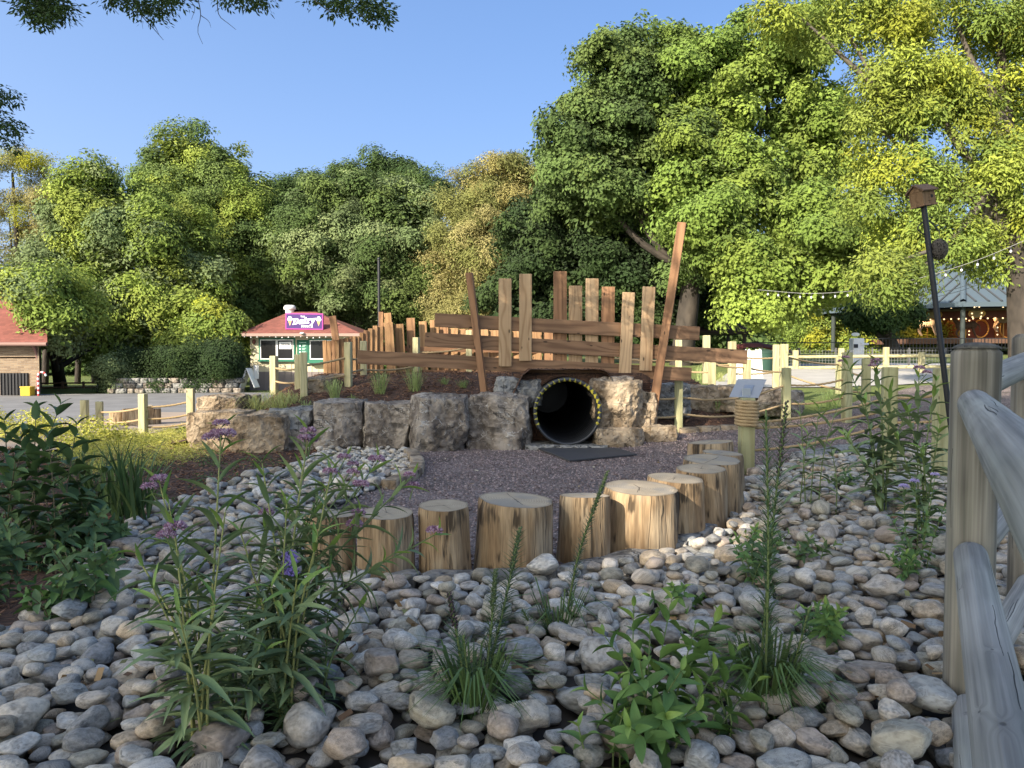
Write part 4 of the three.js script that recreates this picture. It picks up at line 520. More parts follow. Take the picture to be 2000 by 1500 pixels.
  const mn = part(t, 'menu_board', box(mb.x - ma.x, ma.y - mb.y, .05, 0, 0, 0), green, V((ma.x + mb.x) / 2, (ma.y + mb.y) / 2, -32.97).sub(t.position)); part(mn, 'print', new THREE.PlaneGeometry(mb.x - ma.x - .04, ma.y - mb.y - .04), menu, V(0, 0, .028));
  const ca = S(600, 705, 32.8), cb = S(655, 709, 32.8); wpart(t, 'counter', box(cb.x - ca.x, .1, .4, (ca.x + cb.x) / 2, (ca.y + cb.y) / 2, -32.82), green); const sa = S(504, 703, 32.9), sb = S(578, 706, 32.9); wpart(t, 'sill', box(sb.x - sa.x, .07, .16, (sa.x + sb.x) / 2, (sa.y + sb.y) / 2, -32.9), green);
  const sg = card(1024, 448, (g, w, h) => { g.fillStyle = '#b23a8e'; g.fillRect(0, 0, w, h); g.fillStyle = '#3c1c66'; g.fillRect(26, 26, w - 52, h - 52); g.fillStyle = '#ffffff'; g.textAlign = 'center'; g.textBaseline = 'alphabetic';
    g.font = 'bold 64px sans-serif'; g.fillText('THE', 470, 112); g.save(); g.translate(500, 262); g.transform(1, -.10, -.18, 1, 0, 0); g.font = 'bold 220px serif'; g.lineWidth = 14; g.strokeStyle = '#fff'; g.strokeText('Dairy', 0, 20); g.fillText('Dairy', 0, 20); g.restore(); g.font = 'bold 92px serif'; g.lineWidth = 7; g.strokeText('SHACK', 590, 388); g.fillText('SHACK', 590, 388);
    for (const x of [122, 905]) { g.fillStyle = '#fff'; for (const [a, b, r] of [[0, -60, 48], [-34, -22, 38], [34, -22, 38], [0, -22, 44]]) { g.beginPath(); g.arc(x + a, 190 + b, r, 0, 7); g.fill(); } g.fillStyle = '#f3c66a'; g.beginPath(); g.moveTo(x - 46, 205); g.lineTo(x + 46, 205); g.lineTo(x, 350); g.fill(); } });
  const a = S(558, 612, 32.9), b = S(632, 644, 32.9), sign = part(t, 'sign', new RoundedBoxGeometry(b.x - a.x, a.y - b.y, .14, 1, .01), plain([.35, .08, .28]), V((a.x + b.x) / 2, (a.y + b.y) / 2, -32.9).sub(t.position)); sign.rotation.z = -.012; part(sign, 'sign_face', new THREE.PlaneGeometry(b.x - a.x - .01, a.y - b.y - .01), sg, V(0, 0, .073));
  for (const k of [-.5, .45]) part(sign, 'support', new THREE.BoxGeometry(.05, .2, .3), M.black, V(k, -.42, -.12));
  for (let i = 0; i < 19; i++) { const p = S(478 + i * 12.2, 657.5 + 3 * Math.sin(i * 1.3) * .4 + i * .12, 32.45); part(t, 'bulb', new THREE.SphereGeometry(.032, 8, 6), M.white, p.sub(t.position)); }
  const l = S(590, 651, 32.35); part(t, 'flood_light', new THREE.SphereGeometry(.1, 12, 8), M.white, l.sub(t.position), null, V(1, .5, 1));
  const lm = S(496, 668, 32.95); part(t, 'wall_lamp', new THREE.LatheGeometry([[.001, .14], [.06, .1], [.08, 0], [.02, -.1]].map(([p, q]) => new THREE.Vector2(p, q)), 12), plain([.2, .08, .06]), lm.sub(t.position));
}
{ // sandwich board beside the shack, seen from its side
  const d = 31, A = at(486, 719, d), b = at(470, 765, d), c = at(502, 757, d), t = thing('sandwich_board', 'white folding sandwich board standing edge-on left of the shack', 'sandwich board', V(A.x, 0, -d));
  for (const [p, n] of [[b, 'panel'], [c, 'panel']]) { const s = beamPose(p, A, V(0, 0, 1)); part(t, n, new RoundedBoxGeometry(.05, s.L, .6, 1, .015), M.white, s.p.sub(t.position), s.q); }
  const q = at(494, 727, d - .3); part(t, 'sign_panel', new THREE.BoxGeometry(.2, .55, .02), plain([.5, .5, .48]), V(q.x, q.y, -d - .1).sub(t.position));
}
// low stone wall under the dark shrubs
{
  const t = thing('stone_wall', 'low dark stacked stone wall under the spreading shrub left of the shack', 'wall', V(-13, 0, -30)), R = RNG(71), a = at(214, 780, 30), b = at(466, 764, 30.6); for (let r = 0; r < 3; r++) { let k = r * .03; while (k < 1) { const w = .05 + .06 * R(), p = a.clone().lerp(b, Math.min(1, k + w / 2)), L = a.distanceTo(b) * w; const o = part(t, 'stone', boulderGeo(L * .98, .2, .45, 1200 + Math.floor(R() * 999), 4, .05, 4, .12), R() < .4 ? M.rockDark : M.rockGrey, V(p.x, .08 + r * .2, p.z - r * .05).sub(t.position)); o.rotation.y = (R() - .5) * .1; k += w; } }
}
function railFence(name, label, posts, rails, m, size, railR, cat = 'fence') { // posts [px, top, d], rails [i, j, py...]
  const P = posts.map(([x, top, d]) => { const p = at(x, top, d); return { x, d, p, g: H(p.x, p.z) }; }), t = thing(name, label, cat, V(P[0].p.x, P[0].g, P[0].p.z));
  P.forEach((p, i) => part(t, 'post', plankGeo(size, p.p.y - p.g + .1, size, 900 + i, 2, .5, .012), m, V(p.p.x, (p.p.y + p.g - .1) / 2, p.p.z).sub(t.position)));
  for (const y of rails) for (let i = 0; i < P.length - 1; i++) { const r = typeof y === 'number' ? [y, y] : y, n = P.length - 1, a = at(P[i].x, lerp(r[0], r[1], i / n), P[i].d + .02), b = at(P[i + 1].x, lerp(r[0], r[1], (i + 1) / n), P[i + 1].d + .02); wpart(t, 'rail', tube([a, b], railR, 1, 8), m); } return t;
}
railFence('wooden_fence', 'dark two-rail fence in front of the sunlit lawn beside the brick building', [[70, 745, 34], [122, 745, 34.5], [163, 745, 35], [210, 742, 35.5]], [[749, 747], [757, 756]], M.cedar, .09, .035);
railFence('wooden_fence', 'pale post and rail fence on the far side of the lit pavement', [[1480, 682, 26], [1554, 684, 25.5], [1643, 680, 25], [1731, 678, 24.5], [1800, 688, 23.5], [1900, 690, 23]], [[698, 694], [719, 716]], M.green, .15, .05);
{ // black railings and wire fence
  const bars = (name, label, xa, xb, ya, yb, d, gap) => { const a = at(xa, ya, d), b = at(xb, ya, d), lo = at(xa, yb, d).y, t = thing(name, label, 'fence', V(a.x, 0, -d)), n = Math.round((b.x - a.x) / gap); for (let i = 0; i <= n; i++) part(t, i % 12 ? 'bar' : 'post', new THREE.BoxGeometry(i % 12 ? .02 : .05, a.y - lo, .02), M.black, V(lerp(a.x, b.x, i / n), (a.y + lo) / 2, -d).sub(t.position)); for (const y of [a.y, lo + .1]) part(t, 'rail', new THREE.BoxGeometry(b.x - a.x, .035, .03), M.black, V((a.x + b.x) / 2, y, -d + .002).sub(t.position)); };
  bars('iron_railing', 'black iron railing between the carousel and the wire fence', 1684, 2010, 661, 684, 36, .16); bars('iron_railing', 'black iron railing behind the white sandwich boards', 1446, 1664, 669, 692, 33, .6);
  const d = 27, a = at(1490, 682, d), b = at(1920, 682, d), lo = at(0, 722, d).y, t = thing('wire_fence', 'fine wire mesh fence behind the pale post and rail fence', 'fence', V(a.x, 0, -d)), gs = []; for (let x = a.x; x < b.x; x += .11) gs.push(new THREE.BoxGeometry(.008, a.y - lo, .006).translate(x, (a.y + lo) / 2, -d)); for (let y = lo; y <= a.y; y += .11) gs.push(new THREE.BoxGeometry(b.x - a.x, .008, .006).translate((a.x + b.x) / 2, y, -d)); const w = wpart(t, 'wire_mesh', merge(gs), plain([.25, .25, .24])); w.userData.kind = 'stuff'; for (let i = 0; i < 7; i++) part(t, 'post', new THREE.BoxGeometry(.05, a.y - lo + .1, .05), plain([.1, .1, .1]), V(lerp(a.x, b.x, i / 6), (a.y + lo) / 2, -d - .04).sub(t.position));
}
// white sandwich boards by the pavement
for (const [i, [x0, x1, y0, y1, d]] of [[1441, 1460, 684, 742, 17.6], [1463, 1489, 681, 740, 17]].entries()) {
  const a = at(x0, y0, d), b = at(x1, y1, d), w = b.x - a.x, h = a.y - b.y, s = new THREE.Shape([[-.5, 0], [.5, 0], [.5, .96], [.38, 1], [.3, .93], [-.3, .93], [-.38, 1], [-.5, .96]].map(([u, v]) => new THREE.Vector2(u * w, v * h))), hl = new THREE.Path([[-.16, .80], [.16, .80], [.16, .87], [-.16, .87]].map(([u, v]) => new THREE.Vector2(u * w, v * h))); s.holes.push(hl);
  const t = thing('sandwich_board', i ? 'white plastic sandwich board beside the square posts, the wider one' : 'white plastic sandwich board half behind the end of the board', 'sandwich board', V((a.x + b.x) / 2, b.y, -d)); const g = new THREE.ExtrudeGeometry(s, { depth: .04, bevelEnabled: true, bevelSize: .006, bevelThickness: .006, bevelSegments: 1 }); for (const k of [0, 1]) { const o = part(t, 'panel', g, M.white, V(0, 0, k ? -.5 : 0)); o.rotation.x = k ? .22 : -.2; }
}
{ // small things by the carousel
  const d = 30, t = thing('drinks_stand', 'white stand with an oval top sign near the carousel railing', 'stand', V(at(1673, 0, d).x, H(at(1673, 0, d).x, -d), -d)), P = (x, y) => at(x, y, d).sub(t.position), b = P(1673, 680); part(t, 'body', new RoundedBoxGeometry(mAt(22, d), P(0, 662).y + .05, .4, 2, .04), M.white, V(b.x, P(0, 662).y / 2, 0)); part(t, 'oval_sign', new THREE.CylinderGeometry(.16, .16, .03, 24).rotateX(Math.PI / 2), plain([.7, .72, .66]), P(1671, 653), null, V(1, .42, 1)); part(t, 'shelf', new RoundedBoxGeometry(mAt(15, d), .08, .5, 1, .02), M.white, P(1684, 672)); part(t, 'opening', new THREE.BoxGeometry(.16, .14, .02), M.black, P(1667, 676).add(V(0, 0, .21)));
  const e = 24, g = thing('bin', 'dark green round bin behind the pair of square posts', 'bin', V(at(1500, 0, e).x, H(at(1500, 0, e).x, -e), -e)), h = at(1500, 690, e).y - g.position.y; part(g, 'body', new THREE.CylinderGeometry(.3, .26, h, 20), plain([.02, .06, .04]), V(0, h / 2, 0)); part(g, 'lid', new THREE.SphereGeometry(.31, 20, 8, 0, 6.283, 0, 1.57), plain([.02, .05, .035]), V(0, h, 0), null, V(1, .4, 1));
  const q = thing('red_cover', 'sagging red-brown cover behind the white sandwich boards', 'cover', at(1490, 682, 28)), gg = new THREE.PlaneGeometry(mAt(110, 28), .9, 24, 6), p = gg.attributes.position; for (let i = 0; i < p.count; i++) { const x = p.getX(i), y = p.getY(i); p.setXYZ(i, x, .22 * Math.cos(x * 1.3) - .16 * x * .6 + .06 * fbm(x * 2, y * 2, 1, 3) - Math.abs(y) * .35, y); } gg.computeVertexNormals(); part(q, 'cloth', gg, plain([.13, .03, .025], { side: THREE.DoubleSide })); part(q, 'frame', tube([V(-1, -.9, 0), V(-1, 0, 0)], .03, 1, 6), M.black); part(q, 'frame', tube([V(.9, -.9, 0), V(.9, -.2, 0)], .03, 1, 6), M.black);
}
{ // dark shelter behind the barrier
  const d = 33, c = at(1385, 648, d), t = thing('shelter', 'small dark open shelter with brown roof under the maple', 'shelter', V(c.x, H(c.x, -d), -d)), x0 = at(1320, 0, d).x, x1 = at(1453, 0, d).x, [r, f] = hipRoof(x0, x1, -d + 1.5, -d - 1.5, c.y, lerp(x0, x1, .42), lerp(x0, x1, .58), -d, at(1385, 606, d).y, .12); wpart(t, 'roof', r, scaledMat(T.shingle, .4, { color: [.3, .4, .5] })); wpart(t, 'fascia', f, plain([.05, .035, .03])); for (const x of [x0 + .2, x1 - .2]) for (const z of [-d + 1.2, -d - 1.2]) wpart(t, 'post', box(.12, c.y - t.position.y, .12, x, (c.y + t.position.y) / 2 - .06, z), plain([.05, .04, .035]));
}
{ const d = 24, b = at(741, 700, d), tp = at(741, 506, d), t = thing('light_pole', 'thin black pole rising behind the plank palisade', 'pole', V(b.x, 0, -d)); part(t, 'pole', tube([V(0, 0, 0), V(0, tp.y, 0)], .045, 1, 10), M.black); part(t, 'cap', new THREE.SphereGeometry(.055, 10, 6), M.black, V(0, tp.y, 0));
  const e = 31.5, q = at(191, 735, e), u = thing('bollard', 'slim grey post at the end of the low stone wall', 'post', V(q.x, 0, -e)); part(u, 'post', tube([V(0, 0, 0), V(0, q.y, 0)], .05, 1, 8), plain([.35, .34, .32])); part(u, 'cap', new THREE.SphereGeometry(.06, 8, 6), plain([.35, .34, .32]), V(0, q.y, 0)); }
// little ring of log stumps by the path at left
for (const [i, [x, w, top, base, s]] of [[232, 34, 803, 831, 821], [262, 40, 798, 833, 822], [285, 26, 793, 822, 823], [300, 26, 799, 830, 824]].entries()) stump(['small log stump farthest left by the roadside path', 'widest orange log stump of the group by the roadside path', 'log stump at the back of the group by the roadside path', 'dark log stump behind the square post by the roadside path'][i], x, w, top, base, s, 'log stumps by the roadside path');
// string lights
{
  const t = thing('string_lights', 'two long strands of white bulbs hung across the trees at right', 'string lights', at(1800, 500, 17)), A = at(1480, 566, 21), B = at(2080, 436, 15); const pts = sag(A, B, .55), cv = new THREE.CatmullRomCurve3(pts), L = (v) => v.clone().sub(t.position), wire = plain([.30, .30, .28]); part(t, 'wire', tube(pts.map(L), .006, 40, 5), wire); for (let i = 1; i < 22; i++) { const p = L(cv.getPointAt(i / 22)); part(t, 'bulb', new THREE.SphereGeometry(.024, 8, 6), M.white, p.clone().add(V(0, -.1, 0)), null, V(1, 1.4, 1)); part(t, 'socket', new THREE.CylinderGeometry(.014, .016, .06, 6), M.black, p.clone().add(V(0, -.04, 0))); }
  const p2 = sag(at(1690, 578, 22), at(1960, 528, 22), .3); part(t, 'wire', tube(p2.map(L), .008, 20, 5), wire); part(t, 'wire', tube(p2.map((v) => L(v.clone().add(V(0, -.1, 0)))), .008, 20, 5), wire);
}
// ---------------------------------------------------------------- carousel
{
  const corner = at(1881, 590, 42), C = V(at(1890, 0, 51).x, 0, -51), t = thing('carousel', 'lit carousel under an octagonal grey metal roof at right', 'carousel', V(C.x, H(C.x, C.z), C.z)), g0 = t.position.y, ye = corner.y - g0, r0 = V(corner.x - C.x, 0, corner.z - C.z), R = r0.length(), a0 = Math.atan2(r0.z, r0.x), fl = .75, metal = plain([.075, .105, .125], { roughness: .85 }), dark = plain([.03, .022, .018]), seam = plain([.05, .055, .06]);
  const P = (k, r, y) => V(Math.cos(a0 + k * Math.PI / 4) * r, y, Math.sin(a0 + k * Math.PI / 4) * r);
  for (let k = 0; k < 8; k++) { const pts = [P(k, R, ye), P(k + 1, R, ye), V(0, ye + 4.4, 0), P(k, R, ye - .25), P(k + 1, R, ye - .25)]; const panel = part(t, 'roof_panel', poly(pts, [[1, 0, 2], [0, 1, 4, 3]]), metal); if (k === 0 || k === 7 || k === 1 || k === 6) for (let i = 1; i < 12; i++) { const a = pts[0].clone().lerp(pts[1], i / 12), u = 1 - Math.abs(i / 12 - .5) * 2, top = a.clone().lerp(V(0, ye + 4.4, 0), Math.min(.96, 1 - (1 - u) * 1)), dirc = V(0, ye + 4.4, 0).sub(pts[0].clone().lerp(pts[1], .5)); const e = a.clone().addScaledVector(dirc, u * .97); part(panel, 'seam', tube([a.clone().add(V(0, .03, 0)), e.add(V(0, .03, 0))], .06, 1, 4), seam); }
    part(t, 'post', tube([P(k, R - .5, 0), P(k, R - .5, ye - .2)], .13, 1, 8), plain([.04, .05, .045])); part(t, 'ridge_cap', tube([P(k, R, ye + .03), V(0, ye + 4.42, 0)], .16, 1, 6), metal); }
  part(t, 'ceiling', new THREE.CylinderGeometry(R - .4, R - .4, .05, 8), dark, V(0, ye - .32, 0), new THREE.Quaternion().setFromAxisAngle(UPV, -a0 + Math.PI / 2)); part(t, 'platform', new THREE.CylinderGeometry(7.6, 7.6, .3, 40), plain([.1, .05, .03]), V(0, fl - .15, 0));
  const gold = plain([.5, .28, .08], { roughness: .35, metalness: .6 }), red = plain([.10, .026, .02]), cream = plain([.34, .26, .18]), orange = plain([.24, .09, .03]); const yb = at(0, 620, 43.5).y - g0, yt = at(0, 602, 43.5).y - g0;
  const bulbM = new THREE.MeshStandardMaterial({ emissive: new THREE.Color(1, .72, .38), emissiveIntensity: 1.1 }); bulbM.color.setRGB(.9, .8, .6); const bulbG = new THREE.SphereGeometry(.045, 8, 6), bulb = (p) => part(t, 'bulb', bulbG, bulbM, p);
  const N = 22; for (let i = 0; i < N; i++) { const a = i / N * 6.2832, q = new THREE.Quaternion().setFromAxisAngle(UPV, -a + Math.PI / 2), p = V(Math.cos(a) * 7.5, (yb + yt) / 2, Math.sin(a) * 7.5), w = 2 * 7.5 * Math.tan(Math.PI / N); if (Math.sin(a) < -.3) continue; const b = part(t, 'rounding_board', new RoundedBoxGeometry(w, yt - yb, .08, 1, .02), red, p, q); part(b, 'medallion', new THREE.CylinderGeometry(.26, .26, .03, 20).rotateX(Math.PI / 2), cream, V(0, 0, .05), null, V(1.5, .9, 1)); part(b, 'frame', new THREE.TorusGeometry(.27, .03, 6, 24), gold, V(0, 0, .06), null, V(1.5, .9, 1));
    const X = V(-Math.sin(a), 0, Math.cos(a)), o = V(Math.cos(a), 0, Math.sin(a)).multiplyScalar(.09); for (let k = 0; k < 6; k++) { const u = (k - 2.5) / 6 * w; bulb(p.clone().add(o).addScaledVector(X, u).add(V(0, -(yt - yb) / 2 - .03, 0))); if (i % 2 === 0) bulb(p.clone().add(o).addScaledVector(X, u).add(V(0, (yt - yb) / 2 + .05 + .2 * Math.sin((k / 5) * Math.PI), 0))); } if (i % 2) for (let k = 0; k < 9; k++) { const e = k / 8 * Math.PI * 1.3 - .5; bulb(p.clone().add(o).addScaledVector(X, Math.cos(e) * .24).add(V(0, Math.sin(e) * .42, 0))); } }
  for (let i = 0; i < 14; i++) { const a = i / 14 * 6.2832, q = new THREE.Quaternion().setFromAxisAngle(UPV, -a + Math.PI / 2); const p = V(Math.cos(a) * 3.4, (fl + yb) / 2, Math.sin(a) * 3.4), b = part(t, 'centre_panel', new RoundedBoxGeometry(1.5, yb - fl + .3, .1, 1, .02), i % 2 ? orange : red, p, q); if (Math.sin(a) > -.3) { part(b, 'mirror_frame', new THREE.TorusGeometry(.42, .05, 6, 24), gold, V(0, .1, .07), null, V(1, 1.3, 1)); for (let k = 0; k < 7; k++) { const u = V(Math.cos(a), 0, Math.sin(a)).multiplyScalar(3.52), X = V(-Math.sin(a), 0, Math.cos(a)); bulb(u.addScaledVector(X, .66).add(V(0, fl + .3 + k * .22, 0))); } } }
  const ell = (r, x, y, z) => new THREE.SphereGeometry(1, 14, 10).scale(...r).translate(x, y, z), legs = [[.32, .1], [.32, -.1], [-.34, .1], [-.34, -.1]].map(([x, z], i) => taperTube([V(x, .72, z), V(x + (i < 2 ? .16 : -.08), .45, z), V(x + (i < 2 ? .02 : -.2), .14, z)], .075, .035, 8, 7)), horse = merge([ell([.5, .21, .17], 0, .85, 0), ell([.22, .24, .18], -.35, .88, 0), ell([.2, .23, .16], .36, .88, 0), taperTube([V(.38, .95, 0), V(.58, 1.2, 0), V(.62, 1.38, 0)], .15, .09, 8, 8), taperTube([V(.58, 1.4, 0), V(.72, 1.32, 0), V(.88, 1.18, 0)], .09, .05, 6, 8), ell([.03, .07, .02], .58, 1.5, .04), ell([.03, .07, .02], .58, 1.5, -.04), taperTube([V(-.5, .95, 0), V(-.68, .8, 0), V(-.7, .45, 0)], .06, .02, 8, 6), ...legs]), coats = [plain([.3, .24, .18]), plain([.08, .045, .03]), plain([.45, .42, .38]), plain([.16, .08, .05])];
  for (let i = 0; i < 16; i++) { const a = i / 16 * 6.2832 + .1, r = i % 2 ? 6.6 : 5.2, p = V(Math.cos(a) * r, fl + .1 + .22 * Math.sin(i * 2.1), Math.sin(a) * r); const h = part(t, 'horse', horse, coats[i % 4], p, new THREE.Quaternion().setFromAxisAngle(UPV, -a - Math.PI / 2)); part(h, 'saddle', ell([.2, .06, .19], 0, 1.03, 0), red); part(t, 'brass_pole', tube([V(p.x, fl, p.z), V(p.x, yb + .2, p.z)], .03, 1, 6), gold); }
  for (const [x, z] of [[-1.5, 5.2], [-4.6, 3.6], [3.2, 4.8]]) { const l = new THREE.PointLight(new THREE.Color(1, .6, .28), 3); l.position.set(C.x + x, g0 + yb + .1, C.z + z); l.castShadow = true; scene.add(l); }
}

// ---------------------------------------------------------------- trees
const leafMat = (t = .35) => { const m = new THREE.MeshPhysicalMaterial({ roughness: 1, transmission: t, thickness: 0, side: THREE.DoubleSide, specularIntensity: .4 }); m.color.setRGB(1, 1, 1); return m; };
const LEAF = leafMat(.27);
function sprayGeo(seed, n, rad, len, wid, flat = .6, droop = .3) {
  const R = RNG(seed), P = [], up = V(), d = V(), s = V(), o = V();
  for (let i = 0; i < n; i++) {
    do o.set(R() * 2 - 1, R() * 2 - 1, R() * 2 - 1); while (o.lengthSq() > 1);
    const out = o.clone(); o.multiplyScalar(rad); o.y *= flat;
    up.set(out.x * .9 + (R() - .5) * 1.3, 1 + (R() - .5) * .8, out.z * .9 + (R() - .5) * 1.3).normalize();
    d.set(out.x + (R() - .5) * 1.2, -droop + (R() - .5) * .6, out.z + (R() - .5) * 1.2); d.addScaledVector(up, -d.dot(up)).normalize(); s.copy(up).cross(d);
    const L = len * (.7 + .6 * R()), W = wid * (.7 + .6 * R()) / 2, tip = o.clone().addScaledVector(d, L), f = .28 * W, a = o.clone().addScaledVector(d, L * .45).addScaledVector(s, W).addScaledVector(up, f), b = o.clone().addScaledVector(d, L * .45).addScaledVector(s, -W).addScaledVector(up, f);
    P.push(...o, ...a, ...tip, ...o, ...tip, ...b);
  }
  const g = new THREE.BufferGeometry(); g.setAttribute('position', new THREE.Float32BufferAttribute(P, 3)); g.computeVertexNormals(); return g;
}
const D3 = new THREE.Object3D(), CC = new THREE.Color(), QQ = new THREE.Quaternion(), QY = new THREE.Quaternion();
function instances(parent, name, geo, m, items, kind = 'stuff') { // items: [pos, normal, yaw, scale, colour]
  const o = new THREE.InstancedMesh(geo, m, items.length); items.forEach(([p, n, yaw, s, c], i) => { QQ.setFromUnitVectors(UPV, n).multiply(QY.setFromAxisAngle(UPV, yaw)); D3.position.copy(p).sub(parent.position ?? V()); D3.quaternion.copy(QQ); D3.scale.setScalar(s); D3.updateMatrix(); o.setMatrixAt(i, D3.matrix); o.setColorAt(i, CC.setRGB(...c)); });
  o.name = name; if (kind) o.userData.kind = kind; o.castShadow = o.receiveShadow = true; parent.add(o); return o;
}
function crownItems(lobes, o, R) {
  const items = [], up = UPV;
  for (const { c, r, col } of lobes) {
    const area = (r.x * r.y + r.y * r.z + r.x * r.z) * 4.2, K = Math.max(3, Math.round(area / (o.sub * o.sub) * (o.fill ?? .27)));
    for (let k = 0; k < K; k++) {
      const dir = V(R() * 2 - 1, R() * 2 - 1, R() * 2 - 1).normalize(), ou = R() < .2, u = ou ? .98 + .24 * R() : .5 + .5 * Math.pow(R(), .6), sc = c.clone().add(dir.clone().multiply(r).multiplyScalar(u)), sr = o.sub * (.6 + .7 * R()) * (ou ? .5 : 1), base = (col ?? o.cols)[Math.floor(R() * (col ?? o.cols).length)], tone = .8 + .4 * R(), fl = (o.flat ?? .62) * (.6 + .8 * R()), sl = (R() - .5) * .9;
      const m = Math.max(3, Math.round(1.35 * (o.dens ?? 26) * (sr / o.sub) ** 2)), lean = dir.clone().add(V(0, .5, 0)).normalize();
      for (let i = 0; i < m; i++) { const e = V(R() * 2 - 1, R() * 2 - 1, R() * 2 - 1).normalize(); if (e.dot(lean) < -.3 && R() < .5) { i -= .4; continue; } const far = R() < .2 ? 1.05 + .6 * R() : .55 + .52 * Math.sqrt(R()), p = sc.clone().add(V(e.x * sr, e.y * sr * fl, e.z * sr).multiplyScalar(far)); p.y += sl * (p.x - sc.x); const n = e.add(V(0, .7, 0)).normalize(), t = tone * (.85 + .3 * R()); items.push([p, n, R() * 6.28, .75 + .5 * R(), [base[0] * t, base[1] * t, base[2] * t]]); }
    }
  }
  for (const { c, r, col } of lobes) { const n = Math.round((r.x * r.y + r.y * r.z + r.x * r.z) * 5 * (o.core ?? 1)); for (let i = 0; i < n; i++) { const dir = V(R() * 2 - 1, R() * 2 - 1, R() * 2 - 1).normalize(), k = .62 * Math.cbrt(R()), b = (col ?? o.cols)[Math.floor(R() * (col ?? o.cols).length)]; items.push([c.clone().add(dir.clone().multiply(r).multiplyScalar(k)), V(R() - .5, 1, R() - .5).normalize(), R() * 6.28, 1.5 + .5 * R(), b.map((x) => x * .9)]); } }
  return items;
}
let ts = 2000;
function tree(name, label, o) { // lobes as [px, py, rx, ry] at distance d
  const s = ts++, R = RNG(s), d = o.d, lobes = o.lobes.map(([x, y, rx, ry, dd = 0, col]) => { const c = at(x, y, d + dd), a = mAt(rx, d + dd), b = mAt(ry, d + dd); c.z += (R() - .5) * a * .5; return { c, r: V(a, b, Math.min(a, b) * 1.05 + .2), col }; });
  const bx = o.base?.[0] ?? o.lobes[0][0], g = at(bx, 700, o.base?.[1] ?? d), b = V(g.x, H(g.x, g.z) - .1, g.z), t = thing(name, label, o.cat ?? 'tree', b, o.group);
  const top = o.top ? at(o.top[0], o.top[1], d) : lobes[0].c, L = (v) => v.clone().sub(b), tr = o.trunk ?? .22, midp = b.clone().lerp(top, .5).add(V((R() - .5) * .5, 0, (R() - .5) * .5));
  part(t, 'trunk', taperTube([L(b), L(b.clone().lerp(midp, .5).add(V((R() - .5) * .2, 0, 0))), L(midp), L(top)], tr, tr * .25, 18, 10), M.bark);
  lobes.slice(0, o.limbs ?? 9).forEach((l, i) => { const a = o.high ? midp.clone().lerp(top, -.12 + .7 * R()) : b.clone().lerp(midp, .55 + .45 * R()), e = l.c.clone(), m = a.clone().lerp(e, .5).add(V(0, -.15 * a.distanceTo(e), 0)); part(t, 'limb', taperTube([L(a), L(m), L(e)], tr * .42, tr * .08, 9, 6), o.limbMat ?? M.bark); });
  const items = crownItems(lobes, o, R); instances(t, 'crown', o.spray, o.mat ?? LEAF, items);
  tree.n += items.length; return t;
}
tree.n = 0;
const SP = { broad: sprayGeo(1, 64, .48, .155, .085, .7, .15), fine: sprayGeo(2, 84, .46, .11, .042, .65, .15), maple: sprayGeo(3, 68, .48, .125, .105, .5, .3), small: sprayGeo(4, 60, .3, .07, .045, .6), far: sprayGeo(5, 26, .7, .34, .2, .6) };
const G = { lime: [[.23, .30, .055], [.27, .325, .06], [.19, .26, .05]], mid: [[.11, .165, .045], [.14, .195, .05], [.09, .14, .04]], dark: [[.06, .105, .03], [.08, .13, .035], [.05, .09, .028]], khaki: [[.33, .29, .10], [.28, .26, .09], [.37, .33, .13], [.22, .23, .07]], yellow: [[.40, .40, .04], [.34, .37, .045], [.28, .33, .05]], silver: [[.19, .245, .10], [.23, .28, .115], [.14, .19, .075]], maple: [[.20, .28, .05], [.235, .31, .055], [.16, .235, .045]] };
tree('yellow_tree', 'thin yellow-green tree at the left edge behind the brick building', { d: 46, base: [40, 46], trunk: .25, spray: SP.fine, cols: [...G.yellow, ...G.khaki], sub: .7, fill: .2, dens: 17, core: .1, lobes: [[30, 340, 60, 36], [80, 380, 45, 36], [20, 410, 50, 30], [60, 470, 60, 40], [10, 520, 40, 40], [110, 420, 30, 40]] });
tree('broadleaf_tree', 'tall bright green tree with the highest domed top left of the shack', { d: 43, base: [400, 43], trunk: .4, spray: SP.broad, cols: G.lime.concat(G.mid), sub: .95, dens: 26, lobes: [[360, 295, 72, 42], [430, 320, 46, 36], [320, 340, 52, 44], [400, 380, 100, 60], [490, 390, 46, 62], [470, 480, 66, 90], [520, 440, 30, 90], [390, 470, 90, 90], [500, 580, 50, 70], [400, 580, 80, 70]] });
tree('leaning_tree', 'big bushy light green tree beside the brick building at left', { d: 36, base: [118, 36], trunk: .3, spray: SP.broad, cols: G.lime.concat(G.silver), sub: .8, dens: 26, lobes: [[92, 590, 30, 22, -7], [74, 572, 22, 16, -7], [112, 640, 30, 26, -7], [130, 600, 40, 40, -6], [220, 420, 80, 80], [165, 390, 46, 50], [150, 470, 66, 70], [260, 500, 100, 90], [330, 470, 70, 80], [120, 540, 46, 46], [200, 580, 90, 66], [300, 600, 90, 60], [370, 560, 60, 80], [140, 630, 56, 40], [240, 660, 70, 34], [110, 610, 34, 26]] });
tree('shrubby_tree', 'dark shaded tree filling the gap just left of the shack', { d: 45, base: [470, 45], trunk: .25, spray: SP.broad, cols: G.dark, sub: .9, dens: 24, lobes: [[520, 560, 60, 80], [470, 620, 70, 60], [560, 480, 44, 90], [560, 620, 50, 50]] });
tree('young_tree', 'small yellow-green tree in front of the shack’s left side', { d: 33.5, base: [430, 33.5], trunk: .1, spray: SP.broad, cols: G.lime.concat(G.yellow.slice(1)), sub: .55, dens: 22, lobes: [[430, 625, 40, 32], [400, 650, 46, 30], [450, 675, 40, 34], [420, 700, 50, 26], [380, 680, 40, 30]] });
